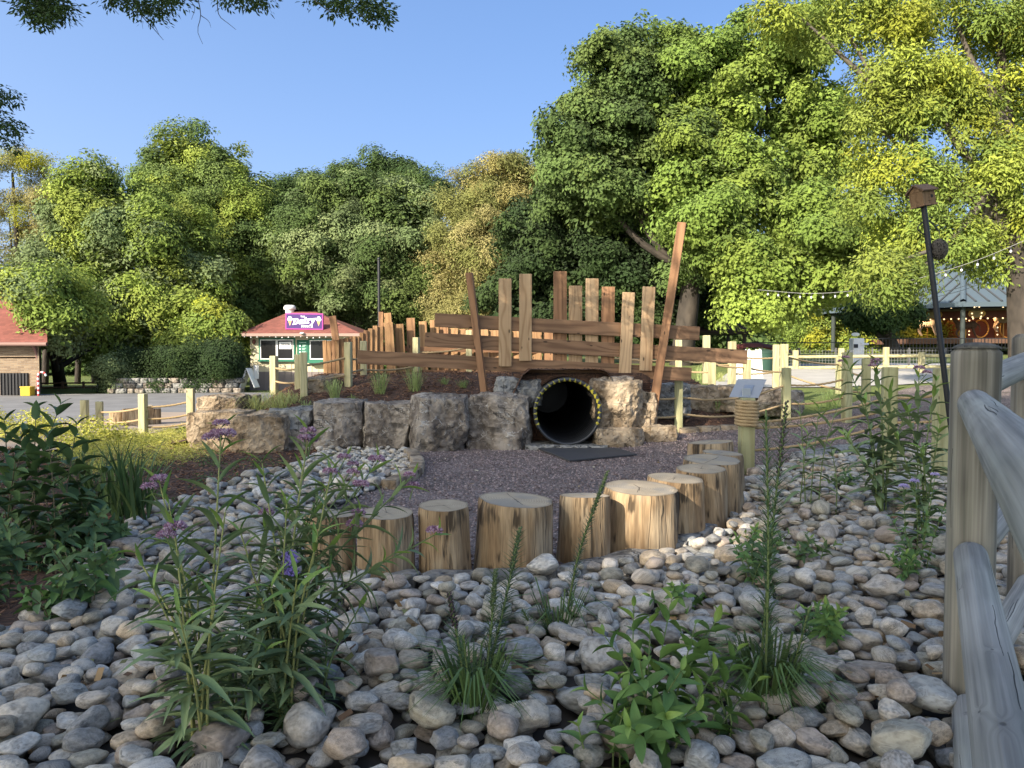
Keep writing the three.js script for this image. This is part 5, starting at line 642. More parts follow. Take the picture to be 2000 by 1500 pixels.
tree('broadleaf_tree', 'dense grey-green round tree behind the shack’s roof sign', { d: 41, base: [700, 41], trunk: .4, spray: SP.broad, cols: G.silver.concat(G.mid), sub: .85, dens: 28, lobes: [[700, 420, 120, 76], [640, 440, 70, 76], [780, 440, 76, 80], [620, 520, 66, 66], [700, 520, 100, 80], [790, 540, 66, 76], [650, 590, 90, 50], [760, 610, 90, 44], [820, 480, 40, 70], [580, 460, 34, 60]] });
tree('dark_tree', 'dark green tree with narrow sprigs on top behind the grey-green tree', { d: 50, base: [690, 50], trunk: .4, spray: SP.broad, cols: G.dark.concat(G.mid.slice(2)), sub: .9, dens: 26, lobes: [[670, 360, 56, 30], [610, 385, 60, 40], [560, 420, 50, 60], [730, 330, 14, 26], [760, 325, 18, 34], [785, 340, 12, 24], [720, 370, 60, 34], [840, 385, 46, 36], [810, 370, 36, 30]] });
tree('khaki_tree', 'pale khaki yellow tree in the middle behind the left end of the boards', { d: 39, base: [950, 39], trunk: .3, spray: SP.fine, cols: G.khaki, sub: .75, dens: 28, lobes: [[985, 360, 66, 50], [930, 390, 60, 50], [1030, 370, 46, 50], [940, 460, 76, 66], [1000, 450, 66, 66], [900, 530, 66, 60], [970, 540, 70, 70], [880, 590, 50, 40], [950, 610, 80, 40], [1010, 340, 40, 30]] });
tree('shade_painted_maple', 'dark green tree, shade painted into its leaves, low behind the upright planks', { d: 31, base: [1250, 31], trunk: .35, spray: SP.maple, cols: G.dark.map((c) => c.map((x) => x * .62)), sub: .8, dens: 26, flat: .5, lobes: [[1110, 500, 86, 60], [1040, 470, 56, 50], [1180, 460, 80, 80], [1100, 420, 60, 60], [1060, 550, 80, 50], [1180, 560, 90, 60], [1260, 540, 80, 70], [1010, 590, 60, 40], [1110, 610, 90, 36], [1220, 620, 90, 36], [1330, 590, 80, 50], [1160, 390, 60, 70], [1230, 400, 50, 60]] });  // shade under the big maple is put into these darkened leaf colours
tree('maple_tree', 'huge bright green maple towering behind the barrier, right of centre', { d: 29, base: [1330, 29], top: [1390, 200], trunk: .45, spray: SP.maple, cols: G.maple, sub: .9, fill: .23, dens: 32, flat: .45, lobes: [[1400, 110, 110, 60], [1240, 150, 70, 70, 0, G.mid], [1310, 130, 80, 60, 0, G.mid.concat(G.maple)], [1520, 130, 96, 80], [1180, 230, 76, 76, 0, G.mid], [1280, 240, 90, 70, 0, G.mid.concat(G.maple)], [1130, 300, 56, 60, 0, G.mid], [1200, 330, 86, 60, 0, G.mid], [1420, 210, 90, 66], [1560, 240, 60, 56], [1480, 300, 120, 50, -1.5], [1585, 350, 50, 44], [1606, 210, 34, 50], [1636, 300, 30, 40], [1390, 330, 110, 56, -1.5], [1330, 300, 60, 50, 0, G.mid], [1500, 400, 120, 46, -2], [1600, 430, 90, 46, -2], [1400, 440, 100, 46, -2.5], [1330, 400, 80, 56], [1560, 500, 120, 50, -3], [1640, 480, 64, 60, -3], [1450, 520, 90, 46, -2.5], [1600, 560, 90, 40, -2.5], [1520, 590, 70, 34, -2], [1370, 500, 60, 50, 0, G.mid], [1110, 350, 40, 50, 0, G.mid], [1150, 400, 60, 56, 0, G.mid]] });  // left lobes take darker leaf colours to paint the shaded side
tree('oak_tree', 'airy yellow-green oak hanging into the picture over the carousel', { d: 19, base: [2002, 19], top: [1950, 40], trunk: .34, high: true, limbs: 22, spray: SP.fine, cols: G.yellow.slice(1).concat(G.lime), sub: .5, fill: .19, dens: 14, core: .05, flat: .5, limbMat: plain([.12, .10, .08]), lobes: [[1640, 60, 90, 42], [1560, 40, 60, 36], [1740, 40, 90, 40], [1860, 40, 90, 50], [1960, 60, 60, 60], [1690, 150, 60, 34], [1790, 140, 80, 44], [1930, 160, 90, 60], [1720, 250, 70, 44], [1840, 240, 80, 50], [1960, 270, 70, 60], [1700, 330, 50, 40], [1790, 340, 80, 44], [1900, 370, 80, 50], [1730, 420, 56, 36], [1840, 450, 90, 40], [1960, 450, 60, 50], [1740, 515, 56, 30, -1], [1850, 500, 70, 24], [1960, 500, 50, 24], [1720, 560, 40, 18, -1], [1770, 545, 40, 20], [2040, 300, 60, 120], [2040, 100, 60, 120]] });
tree('small_tree', 'small dark tree with forking trunk in front of the carousel', { d: 37, base: [1756, 37], trunk: .42, limbs: 4, spray: SP.broad, cols: G.dark, sub: .6, dens: 26, lobes: [[1710, 600, 36, 20], [1748, 592, 34, 16], [1690, 618, 26, 14], [1740, 612, 40, 14]] });
tree('bright_shrub', 'sunlit yellow-green shrub mass between the maple trunk and the carousel', { d: 50, base: [1620, 50], trunk: .1, cat: 'shrub', spray: SP.broad, cols: G.lime.concat(G.yellow), sub: .8, dens: 24, lobes: [[1625, 640, 56, 36], [1580, 655, 40, 26], [1670, 650, 40, 40], [1720, 650, 60, 40], [1790, 650, 50, 36]] });
tree('background_tree', 'sunlit tree mass seen under the carousel roof at the right edge', { d: 72, base: [1950, 72], trunk: .2, spray: SP.far, cols: G.lime.concat(G.yellow), sub: 1.3, dens: 18, lobes: [[1960, 640, 70, 30], [1860, 640, 60, 30], [1780, 640, 60, 34], [2060, 620, 60, 50]] });
// shrubs by the shack and the building
tree('dark_shrub', 'spreading shrub, shade painted into its dark leaves, on the low stone wall left of the shack', { d: 31, base: [330, 31], trunk: .06, cat: 'shrub', spray: SP.small, cols: G.dark.map((c) => c.map((x) => x * .7)), sub: .5, dens: 34, lobes: [[260, 730, 50, 26], [330, 735, 60, 26], [400, 725, 60, 34], [432, 735, 30, 26], [300, 705, 50, 24], [380, 700, 60, 30], [240, 755, 34, 16], [430, 700, 30, 30]] });  // leaf colour scaled down to stand for the shade on this shrub
tree('dark_shrub', 'light green shrub tip by the lamp post at the wall end', { d: 30.5, base: [214, 30.5], trunk: .05, cat: 'shrub', spray: SP.small, cols: G.silver, sub: .4, dens: 26, lobes: [[214, 740, 20, 22], [226, 722, 22, 18], [236, 760, 22, 14]] });
for (const [x, d, r] of [[86, 40, .18], [150, 41, .16], [185, 42, .2], [240, 42, .15]]) { const g = at(x, 700, d), t = thing('tree_trunk', `bare dark trunk in the shade ${{ 86: 'nearest the downspout of the brick building', 150: 'second from the brick building, under the light green tree', 185: 'in front of the sunlit lawn, beside the lamp post', 240: 'behind the light green shrub tip' }[x]}`, 'tree', V(g.x, H(g.x, g.z), g.z)); part(t, 'trunk', taperTube([V(0, -.1, 0), V(.1, 2, 0), V(-.1, 5, .1), V(.2, 8, 0)], r, r * .6, 8, 9), M.bark); }
// far wood that closes the view
{
  const R = RNG(91), it = []; for (let i = 0; i < 8000; i++) { const x = lerp(-70, 75, R()), z = -lerp(58, 80, R()), hmax = 7.5 + 3.5 * fbm(x * .09, 3, 1, 3) + (x > 18 ? 1.5 : 0), y = Math.pow(R(), 1.15) * hmax + .2, c = (R() < .6 ? G.dark : G.mid)[Math.floor(R() * 3)], t = .7 + .6 * R(); it.push([V(x, y + Hg(x, z), z), V((R() - .5) * 1.4, .8, .7 + R() * .4).normalize(), R() * 6.28, 1.1 + .8 * R(), c.map((k) => k * t)]); }
  const o = instances(scene, numbered('woodland'), SP.far, LEAF, it); 
}
// the grove behind the viewer whose canopy shades the foreground (open where the sun gets through)
const Sx = SUN.x / SUN.y, Sz = SUN.z / SUN.y, shq = (p) => [p.x - Sx * p.y, p.z - Sz * p.y];
{
  const zb = [[-30, -11.0], [-8, -10.4], [-5.4, -9.5], [-3.6, -8.9], [-3.1, -11.0], [-2.2, -13.7], [-.5, -15.5], [3, -15.5], [4.4, -14.7], [5.0, -13.7], [5.8, -14.6], [8, -15.9], [30, -15.9]];
  const zbAt = (x) => { for (let i = 1; i < zb.length; i++) if (x < zb[i][0]) return lerp(zb[i - 1][1], zb[i][1], (x - zb[i - 1][0]) / (zb[i][0] - zb[i - 1][0])); return -15.6; };
  const open = [[at(1345, 1005, 5.5), .34, .8], [at(1296, 1030, 5.1), .16, .7], [at(1392, 985, 5.9), .2, .5], [ground(1420, 1075, 2), .26, .55], [ground(1320, 1120, 2), .2, .45], [ground(690, 1370, 2), .2, .6], [ground(620, 1345, 2), .15, .5], [at(1215, 795, 11.2), .5, .95], [at(1262, 780, 11.5), .3, .7], [at(1430, 700, 11.8), .55, 1], [at(1330, 700, 11.8), .25, .6], [at(1460, 1010, 6.5), .3, .5], [at(1330, 470, 11.7), .9, .9], [at(990, 600, 11.7), .5, .35], [at(1026, 590, 11.7), .5, .35], [at(1225, 620, 11.7), .4, .45], [at(1265, 610, 11.7), .4, .5], [at(1150, 560, 11.8), .4, .4], [at(1326, 780, 12.4), .2, .6], [ground(700, 770, 10), .35, .5], [ground(780, 745, 10), .3, .5], [ground(1420, 905, 2), .3, .4], [ground(1385, 870, 5), .4, .4]].map(([p, r, k]) => [...shq(p), r, k]);
  const R = RNG(404), trunks = [[-31, 12], [-26, 18.5], [-20, 24], [-14, 28], [-33, 21], [-24, 30]], by = trunks.map(() => []), sp = sprayGeo(9, 44, .5, .22, .11, .6);
  const step = .36;
  for (let qx = -17; qx < 14; qx += step) for (let qz = -17.6; qz < 5.5; qz += step) for (let l = 0; l < 2; l++) {
    const x = qx + (R() - .5) * step, z = qz + (R() - .5) * step, b = zbAt(x); let dens = z > b ? .95 : z > b - 1.2 ? .35 : z > b - 2.6 ? .12 : 0; if (x > 9) dens *= .9;
    for (const [a, c, r, k] of open) { const q = Math.hypot(x - a, z - c) / (r * 1.12 + .42); if (q < 1) dens *= 1 - Math.min(1, k * 1.15); }
    if (R() > dens) continue; const y = 13 + 9 * R(), p = V(x + Sx * y, y, z + Sz * y); let bi = 0, bd = 1e9; trunks.forEach(([tx, tz], i) => { const d = (tx - p.x) ** 2 + (tz - p.z) ** 2; if (d < bd) { bd = d; bi = i; } });
    const c = G.mid[Math.floor(R() * 3)]; by[bi].push([p, V(R() - .5, 1, R() - .5).normalize(), R() * 6.28, .8 + .4 * R(), c]);
  }
  const where = ['nearest the left side of the stone bed', 'second along the row behind the viewer', 'third along the row behind the viewer', 'last of the row behind the viewer', 'set back behind the first', 'set back behind the others'];
  trunks.forEach(([x, z], i) => { const t = thing('shade_tree', 'tall tree of the shading grove, ' + where[i], 'tree', V(x, 0, z), 'grove that shades the stone bed'); part(t, 'trunk', taperTube([V(0, -.1, 0), V(.2, 6, .1), V(-.1, 13, 0), V(.1, 20, 0)], .5, .14, 12, 10), M.bark); instances(t, 'crown', sp, LEAF, by[i]); tree.n += by[i].length; });
}
// oak twigs reaching into the top left of the picture
{
  const R = RNG(515), t = thing('overhanging_oak', 'dark oak twigs hanging down into the sky at the top left', 'tree', V(-7.5, 0, -2)), L = (v) => v.clone().sub(t.position), sp = sprayGeo(10, 26, .12, .06, .02, .85, .2), it = [];
  part(t, 'trunk', taperTube([V(0, -.1, 0), V(.1, 3, 0), V(.5, 6, -.4), V(.4, 9, -1)], .3, .1, 12, 10), M.bark);
  const clumps = [[70, 8, 34, 26, 7], [110, 22, 36, 22, 7], [82, 34, 14, 14, 7], [230, -2, 26, 12, 7.5], [290, 8, 40, 16, 7.5], [300, 26, 18, 10, 7.5], [330, 0, 30, 12, 7.5], [470, -4, 46, 10, 7.5], [510, 2, 22, 8, 7.5], [630, -6, 40, 10, 7], [690, 10, 44, 16, 7], [735, 18, 20, 16, 7], [745, 34, 8, 8, 7], [0, 190, 26, 14, 8], [16, 196, 16, 8, 8], [10, 250, 24, 16, 8], [30, 254, 14, 8, 8], [26, 280, 16, 8, 8], [40, -90, 130, 50, 7], [330, -110, 200, 50, 7.5], [640, -100, 140, 44, 7], [-90, 220, 60, 80, 8]];
  for (const [x, y, rx, ry, d] of clumps) { const n = Math.max(4, Math.round(rx * ry / (y < -30 ? 60 : 26))); for (let i = 0; i < n; i++) { const a = R() * 6.28, k = Math.sqrt(R()), p = at(x + Math.cos(a) * rx * k, y + Math.sin(a) * ry * k, d + (R() - .5) * .8), c = G.dark[Math.floor(R() * 3)]; it.push([p, V(R() - .5, 1, R() - .5).normalize(), R() * 6.28, .7 + .4 * R(), c]); } }
  instances(t, 'crown', sp, LEAF, it);
  const twig = plain([.06, .05, .045]), tw = (pts, d, r = .006) => part(t, 'twig', taperTube(pts.map(([x, y]) => L(at(x, y, d))), r, r * .3, 10, 5), twig);
  tw([[0, -120], [60, -40], [80, 30]], 7, .02); tw([[105, 10], [115, 35], [124, 52]], 7); tw([[215, -20], [220, 14], [232, 28]], 7.5); tw([[256, -10], [275, 28], [300, 56], [319, 78]], 7.5, .007); tw([[300, 46], [312, 70]], 7.5, .004); tw([[380, -30], [392, 30], [386, 60], [396, 86]], 7.5, .006); tw([[425, -20], [428, 30], [445, 45], [461, 58]], 7.5, .006); tw([[392, 30], [408, 42], [412, 54]], 7.5, .004); tw([[350, -20], [380, 14], [374, 38]], 7.5, .005); tw([[600, -10], [650, 24], [690, 22], [728, 50]], 7, .006); tw([[270, -14], [279, 56]], 7.5, .004);
  tw([[-60, 200], [0, 215], [30, 224]], 8, .008); tw([[-60, 270], [0, 268], [40, 290]], 8, .008); tw([[5, 280], [16, 300]], 8, .004);
  part(t, 'limb', taperTube([L(V(-7.0, 6, -2.4)), L(at(-400, -200, 6.5)), L(at(60, -140, 7)), L(at(480, -120, 7.3)), L(at(760, -60, 7))], .11, .015, 24, 8), M.bark);
  part(t, 'limb', taperTube([L(V(-7.1, 4.4, -2.2)), L(at(-300, 180, 6.5)), L(at(-40, 240, 8))], .07, .012, 14, 7), M.bark);
}
console.log('leaf sprays', tree.n);

// ---------------------------------------------------------------- plants
function leafGeo(L, W, bend, fold, seed) { // lies along +z, upper side +y
  const R = RNG(seed), n = 6, pos = [], uv = [], idx = [], tw = (R() - .5) * .5; for (let i = 0; i <= n; i++) { const t = i / n, w = W / 2 * Math.pow(Math.sin(Math.PI * Math.pow(t, .78)), .85) + (i === n ? 0 : .0008), y = -bend * L * t * t, z = L * (t - .12 * bend * t * t), a = tw * t; for (const k of [-1, 0, 1]) { pos.push(k * w * Math.cos(a), y + Math.abs(k) * w * fold + k * w * Math.sin(a), z); uv.push(.5 + k * .5, t); } }
  for (let i = 0; i < n; i++) for (let k = 0; k < 2; k++) { const a = i * 3 + k; idx.push(a, a + 3, a + 1, a + 1, a + 3, a + 4); }
  const g = new THREE.BufferGeometry(); g.setAttribute('position', new THREE.Float32BufferAttribute(pos, 3)); g.setAttribute('uv', new THREE.Float32BufferAttribute(uv, 2)); g.setIndex(idx); g.computeVertexNormals(); return g;
}
T.leaf = texPair(64, 128, (u, v) => { const m = 1 - sstep(.02, .07, Math.abs(u - .5)), vein = .5 + .5 * Math.cos((v * 16 + Math.abs(u - .5) * 9) * 6.283), n = pf(u, v, 6, 8, 3, 5), k = .78 + .3 * n + .06 * vein; return [k * lerp(1, 1.5, m), k * lerp(1, 1.25, m), k * lerp(1, 1.5, m), .5 + .3 * m + .1 * vein]; });
const pm = (c, r = .55) => { const m = new THREE.MeshPhysicalMaterial({ roughness: r, map: T.leaf.map, side: THREE.DoubleSide, specularIntensity: .5 }); m.color.setRGB(...c); return m; };
const LM = { milk: [[.18, .25, .12], [.15, .22, .10], [.22, .29, .125]].map((c) => pm(c, .5)), tip: [[.20, .30, .07], [.17, .27, .06]].map((c) => pm(c, .5)), shrub: [[.09, .15, .055], [.075, .13, .05], [.115, .185, .06]].map((c) => pm(c)), bright: [[.10, .19, .05], [.085, .165, .045], [.135, .235, .06]].map((c) => pm(c)), stem: plain([.14, .19, .06]), stemRed: plain([.12, .10, .05]), stemY: plain([.27, .28, .09]), blade: [[.10, .165, .05], [.08, .135, .045], [.13, .19, .06]].map((c) => pm(c, .5)) };
const leafSets = new Map(); const leafSet = (L, W, b) => { const k = [L, W, b].join(); if (!leafSets.has(k)) leafSets.set(k, [0, 1, 2, 3, 4].map((i) => leafGeo(L, W, b * (.5 + .28 * i), .25 + .12 * i, 40 + i))); return leafSets.get(k); };
let ps = 5000;
const bloom = {};
function floretHead(kind, seed) { // a rounded head of many small florets
  const R = RNG(seed), gs = [], n = kind === 'umbel' ? 64 : 46; for (let i = 0; i < n; i++) { const a = i * 2.4, y = kind === 'umbel' ? Math.sqrt(1 - i / n) * .9 : 1 - 2 * i / n, r = Math.sqrt(Math.max(0, 1 - y * y)), p = V(Math.cos(a) * r, y * (kind === 'umbel' ? .75 : 1), Math.sin(a) * r), o = new THREE.OctahedronGeometry(.17 + .06 * R(), 0), q = new THREE.Quaternion().setFromUnitVectors(UPV, p.clone().normalize()); o.scale(.75, 1.35, .75).applyQuaternion(q).translate(p.x, p.y, p.z); const c = R() < .3 ? [.46, .32, .39] : R() < .5 ? [.22, .11, .17] : [.34, .20, .27], k = o.attributes.position.count, col = new Float32Array(k * 3); for (let j = 0; j < k; j++) col.set(c, j * 3); o.setAttribute('color', new THREE.BufferAttribute(col, 3)); gs.push(o); }
  return merge(gs);
}
const headG = [0, 1, 2].map((i) => floretHead('umbel', 60 + i)), headM = new THREE.MeshStandardMaterial({ vertexColors: true, roughness: .9 });
function leafyPlant(name, label, o) { // stems: [base px offset, tip [px, py, d]]
  const s = ps++, R = RNG(s), b = o.p ?? ground(o.base[0], o.base[1], 1.5, Hg), t = thing(name, label, o.cat ?? 'plant', b.clone(), o.group), set = leafSet(o.L, o.W, o.bend ?? .3), mats = o.mats ?? LM.milk; let n = 0;
  o.stems.forEach(([tx, ty, dd = 0, head], si) => {
    const tip = at(tx, ty, -b.z + dd).sub(b), st = V((R() - .5) * (o.foot ?? .08), .0, (R() - .5) * (o.foot ?? .08)), Ls = tip.distanceTo(st), mid = st.clone().lerp(tip, .5).add(V((st.x - tip.x) * .16 + (R() - .5) * .04, .05 * Ls, (st.z - tip.z) * .16 + (R() - .5) * .04)), cv = new THREE.CatmullRomCurve3([st, mid, tip]);
    part(t, 'stem', taperTube([st, mid, tip], o.sr ?? .0055, (o.sr ?? .0055) * .45, 12, 6), o.stemM ?? LM.stem);
    const gap = o.gap ?? .065, k0 = o.from ?? .12, N = Math.max(2, Math.floor(Ls * (1 - k0) / gap)); let phi = R() * 6.28;
    for (let i = 0; i <= N; i++) { const f = k0 + (1 - k0) * Math.pow(i / N, o.crowd ?? .9), p = cv.getPointAt(Math.min(1, f)), T = cv.getTangentAt(Math.min(.999, f)); phi += 1.57 + (R() - .5) * .5; const per = o.whorl ?? 2;
      const sc = (o.prof ? o.prof(f) : (.6 + .6 * Math.sin(Math.PI * Math.pow(f, .8)))) * (.8 + .4 * R()), el = lerp(o.el0 ?? .25, o.el1 ?? 1.0, Math.pow(f, 2.2)) + (R() - .5) * .4;
      for (let k = 0; k < per; k++) { if (R() < (o.miss ?? .06) || n >= 298) continue; const a = phi + k / per * 6.2832 + (R() - .5) * .35, ref = Math.abs(T.x) > .8 ? V(0, 0, 1) : V(1, 0, 0), u = ref.clone().cross(T).normalize(), w = T.clone().cross(u), rad = u.multiplyScalar(Math.cos(a)).addScaledVector(w, Math.sin(a)), dir = rad.multiplyScalar(Math.cos(el)).addScaledVector(T, Math.sin(el)).normalize(); const y = T.clone().addScaledVector(dir, -T.dot(dir)).normalize(), x = y.clone().cross(dir), q = new THREE.Quaternion().setFromRotationMatrix(new THREE.Matrix4().makeBasis(x, y, dir)); const m = f > .9 && o.tips ? o.tips[n % o.tips.length] : mats[Math.floor(R() * mats.length)]; part(t, 'leaf', set[n++ % 5], m, p, q, sc); } }
    if (head) { const c = tip.clone(); for (let h = 0; h < head; h++) { const off = h ? V((R() - .5) * .09, -.01 - .04 * R(), (R() - .5) * .07) : V(0, .01, 0), e = c.clone().add(off); if (h) part(t, 'flower_stalk', taperTube([c.clone().add(V(0, -.09, 0)), e], .003, .002, 4, 5), LM.stem); part(t, 'flower_head', headG[(si + h) % 3], o.headM ?? headM, e, null, (o.headR ?? .031) * (.8 + .4 * R())); } }
  });
  return t;
}
const MILK = { L: .165, W: .0225, gap: .062, bend: .35, sr: .006, mats: LM.milk, tips: LM.tip, cat: 'milkweed' };
leafyPlant('milkweed', 'leftmost tall milkweed plant in the foreground, leaning left over the stones', { ...MILK, base: [392, 1500], stems: [[342, 1040, .1, 2], [312, 945, .35, 2], [432, 836, .5, 4], [300, 1150, -.1], [440, 1000, .15], [385, 1120, .3], [265, 1080, .2], [350, 1200, -.15], [420, 1180, .0], [330, 985, .45]], stemM: LM.stemY });
leafyPlant('milkweed', 'middle milkweed plant in the foreground, with purple heads against the grey boulders', { ...MILK, base: [556, 1440], stems: [[602, 850, .4, 4], [512, 905, .3], [560, 985, .1], [645, 930, .2, 1], [470, 1040, .0], [620, 1050, -.05], [590, 920, .5], [530, 1150, -.1], [580, 1130, -.15]], stemM: LM.stemY });
leafyPlant('milkweed', 'milkweed plant with several stems leaning right across the left log stumps', { ...MILK, base: [480, 1400], stems: [[690, 930, .35, 3], [672, 900, .5, 2], [800, 935, .45, 2], [848, 1045, .3, 1], [735, 905, .6, 1], [640, 1120, .1], [700, 1010, .25, 2], [560, 1120, 0], [610, 1010, .3], [520, 1010, .35, 1], [770, 1080, .2], [660, 1050, .2], [630, 960, .35], [590, 1060, .2], [740, 1000, .35]] });
leafyPlant('milkweed', 'small milkweed plant at the foot of the middle milkweed', { ...MILK, base: [610, 1400], L: .13, stems: [[640, 1200, .1], [585, 1180, .1], [700, 1190, .1], [540, 1230, 0]] });
leafyPlant('milkweed', 'tall milkweed by the rope posts with a pink and purple head', { ...MILK, base: [1722, 1010], L: .2, W: .045, stems: [[1710, 708, .2, 4], [1652, 702, .4, 2], [1690, 790, 0], [1770, 800, .2], [1650, 850, -.1], [1740, 760, .3]], sr: .009 });
leafyPlant('milkweed', 'tall milkweed growing close to the left side of the log fence post', { ...MILK, base: [1806, 1085], L: .17, W: .036, stems: [[1795, 724, .3, 2], [1828, 745, .1], [1770, 790, .2], [1836, 830, 0], [1755, 860, .1], [1800, 880, -.1]], sr: .007 });
leafyPlant('milkweed', 'slender bare-stemmed milkweed group in front of the far rope fence', { ...MILK, base: [1600, 1015], L: .18, W: .03, gap: .1, stems: [[1562, 792, .1], [1600, 800, .3], [1640, 780, .3], [1578, 850, -.1], [1622, 870, 0]], sr: .006, foot: .3 });
const lav = new THREE.MeshStandardMaterial({ roughness: .9 }); lav.color.setRGB(.42, .36, .62);
leafyPlant('bee_balm', 'bee balm with pale lavender flowers beside the log fence post', { base: [1792, 1150], L: .075, W: .024, gap: .05, bend: .3, sr: .004, mats: LM.shrub.concat(LM.bright), headM: lav, headR: .024, stems: [[1786, 945, .1, 1], [1765, 955, .2, 1], [1826, 932, .1, 1], [1740, 1010, 0], [1810, 1010, -.1], [1845, 990, .05], [1765, 1040, -.15]] });
const SH = { L: .10, W: .036, gap: .045, bend: .3, sr: .004, mats: LM.shrub, foot: .2, cat: 'plant', stemM: LM.stemRed };
function fan(cx, top, spread, n, seed, lo = .4) { const R = RNG(seed), out = []; for (let i = 0; i < n; i++) { const u = n > 1 ? i / (n - 1) * 2 - 1 : 0; out.push([cx + u * spread + (R() - .5) * 14, top + Math.abs(u) ** 1.5 * spread * lo + R() * 26, (R() - .5) * .5]); } return out; }
leafyPlant('milkweed', 'low leafy milkweed shoots between the left and middle foreground milkweeds', { ...MILK, base: [455, 1450], L: .14, stems: [[470, 1220, 0], [430, 1260, -.1], [500, 1190, .1], [400, 1240, .05], [520, 1270, -.1]] });
leafyPlant('tall_leafy_plant', 'tall plant with big pointed leaves in front of the roadside posts', { ...SH, base: [98, 1120], L: .17, W: .068, gap: .085, stems: [[70, 800, .3], [118, 790, .2], [95, 850, 0], [150, 830, .3], [40, 860, .1]], sr: .006 });
leafyPlant('tall_leafy_plant', 'tall dark plant at the very left edge, level with the path', { ...SH, base: [16, 1110], L: .16, W: .06, gap: .08, stems: [[8, 822, .2], [48, 850, 0], [-30, 860, .1], [30, 900, -.2]], sr: .006 });
leafyPlant('tall_leafy_plant', 'dark large-leaved plant left of the sword-leaved clump', { ...SH, base: [160, 1095], L: .15, W: .06, gap: .075, stems: [[170, 868, .3], [128, 890, .1], [210, 905, .2], [150, 930, -.1], [190, 960, 0]], sr: .005 });
leafyPlant('leafy_shrub', 'dense dark shrub behind the mulch patch at the left edge', { ...SH, base: [58, 1120], stems: fan(58, 990, 84, 9, 3) });
leafyPlant('leafy_shrub', 'dense dark shrub between the left edge plants and sword leaves', { ...SH, base: [150, 1110], stems: fan(150, 975, 70, 9, 4) });
leafyPlant('leafy_shrub', 'round leafy shrub overhanging the stones left of the milkweed', { ...SH, base: [168, 1218], L: .085, W: .038, mats: LM.shrub.concat(LM.bright.slice(0, 1)), stems: fan(165, 1050, 72, 10, 5) });
leafyPlant('leafy_shrub', 'low leafy plant on the mulch edge at lower left', { ...SH, base: [92, 1228], L: .075, W: .034, mats: LM.bright.concat(LM.shrub), stems: fan(92, 1125, 48, 7, 6) });
leafyPlant('leafy_shrub', 'leafy plant cut by the left edge above the lower-left mulch', { ...SH, base: [-14, 1180], stems: fan(-6, 1010, 60, 8, 7) });
leafyPlant('leafy_shrub', 'small leafy plant at the foot of the sword-leaved clump', { ...SH, base: [212, 1085], L: .08, stems: fan(208, 1000, 44, 7, 8) });
const BR = { L: .098, W: .034, gap: .052, bend: .3, sr: .004, mats: LM.bright, tips: LM.tip, foot: .14, cat: 'plant', from: .1 };
leafyPlant('bright_leafy_plant', 'large bright green leafy plant at the bottom right of centre', { ...BR, base: [1275, 1500], stems: [[1238, 1185, .3], [1312, 1172, .35], [1180, 1240, .1], [1358, 1220, .2], [1405, 1200, .4], [1150, 1350, 0], [1250, 1290, -.1], [1330, 1310, -.1], [1210, 1330, 0], [1395, 1310, .1], [1270, 1220, .2], [1300, 1400, -.2], [1230, 1420, -.2], [1360, 1390, -.15]] });
leafyPlant('bright_leafy_plant', 'bright leafy plant to the right of the largest one, behind grassy leaves', { ...BR, base: [1400, 1480], stems: [[1440, 1270, .2], [1372, 1250, .2], [1480, 1330, .1], [1420, 1360, 0], [1350, 1380, 0]] });
leafyPlant('bright_leafy_plant', 'bright leafy plant cut by the bottom edge near the centre', { ...BR, base: [1170, 1530], stems: [[1130, 1420, 0], [1175, 1380, .1], [1215, 1400, .05], [1105, 1470, 0]] });
leafyPlant('leafy_shrub', 'bushy small-leaved plant around the tall spike, right of the stumps', { ...BR, base: [1478, 1170], L: .062, W: .022, gap: .034, mats: LM.shrub.concat(LM.bright), stems: fan(1480, 1010, 56, 9, 9) });
leafyPlant('leafy_shrub', 'low leafy plant on the stones just below the orange stump', { ...BR, base: [1320, 1225], L: .06, W: .022, gap: .035, stems: fan(1318, 1140, 52, 7, 10) });
leafyPlant('leafy_shrub', 'low leafy plant on the stones right of the bushy small-leaved plant', { ...BR, base: [1590, 1120], L: .06, W: .02, gap: .036, mats: LM.shrub, stems: fan(1580, 1040, 50, 6, 11) });
leafyPlant('leafy_shrub', 'leafy plant on the stones halfway between grassy clump and log post', { ...BR, base: [1608, 1290], L: .06, W: .021, gap: .034, stems: fan(1604, 1165, 46, 8, 12) });
leafyPlant('leafy_shrub', 'dark low plant among the stones by the flat grey stone', { ...BR, base: [1655, 962], L: .07, W: .026, gap: .04, mats: LM.shrub, stems: fan(1648, 905, 36, 6, 13) });
leafyPlant('leafy_shrub', 'small leafy plant at the foot of the log fence post', { ...BR, base: [1762, 1160], L: .06, W: .022, gap: .036, stems: fan(1760, 1060, 34, 6, 14) });
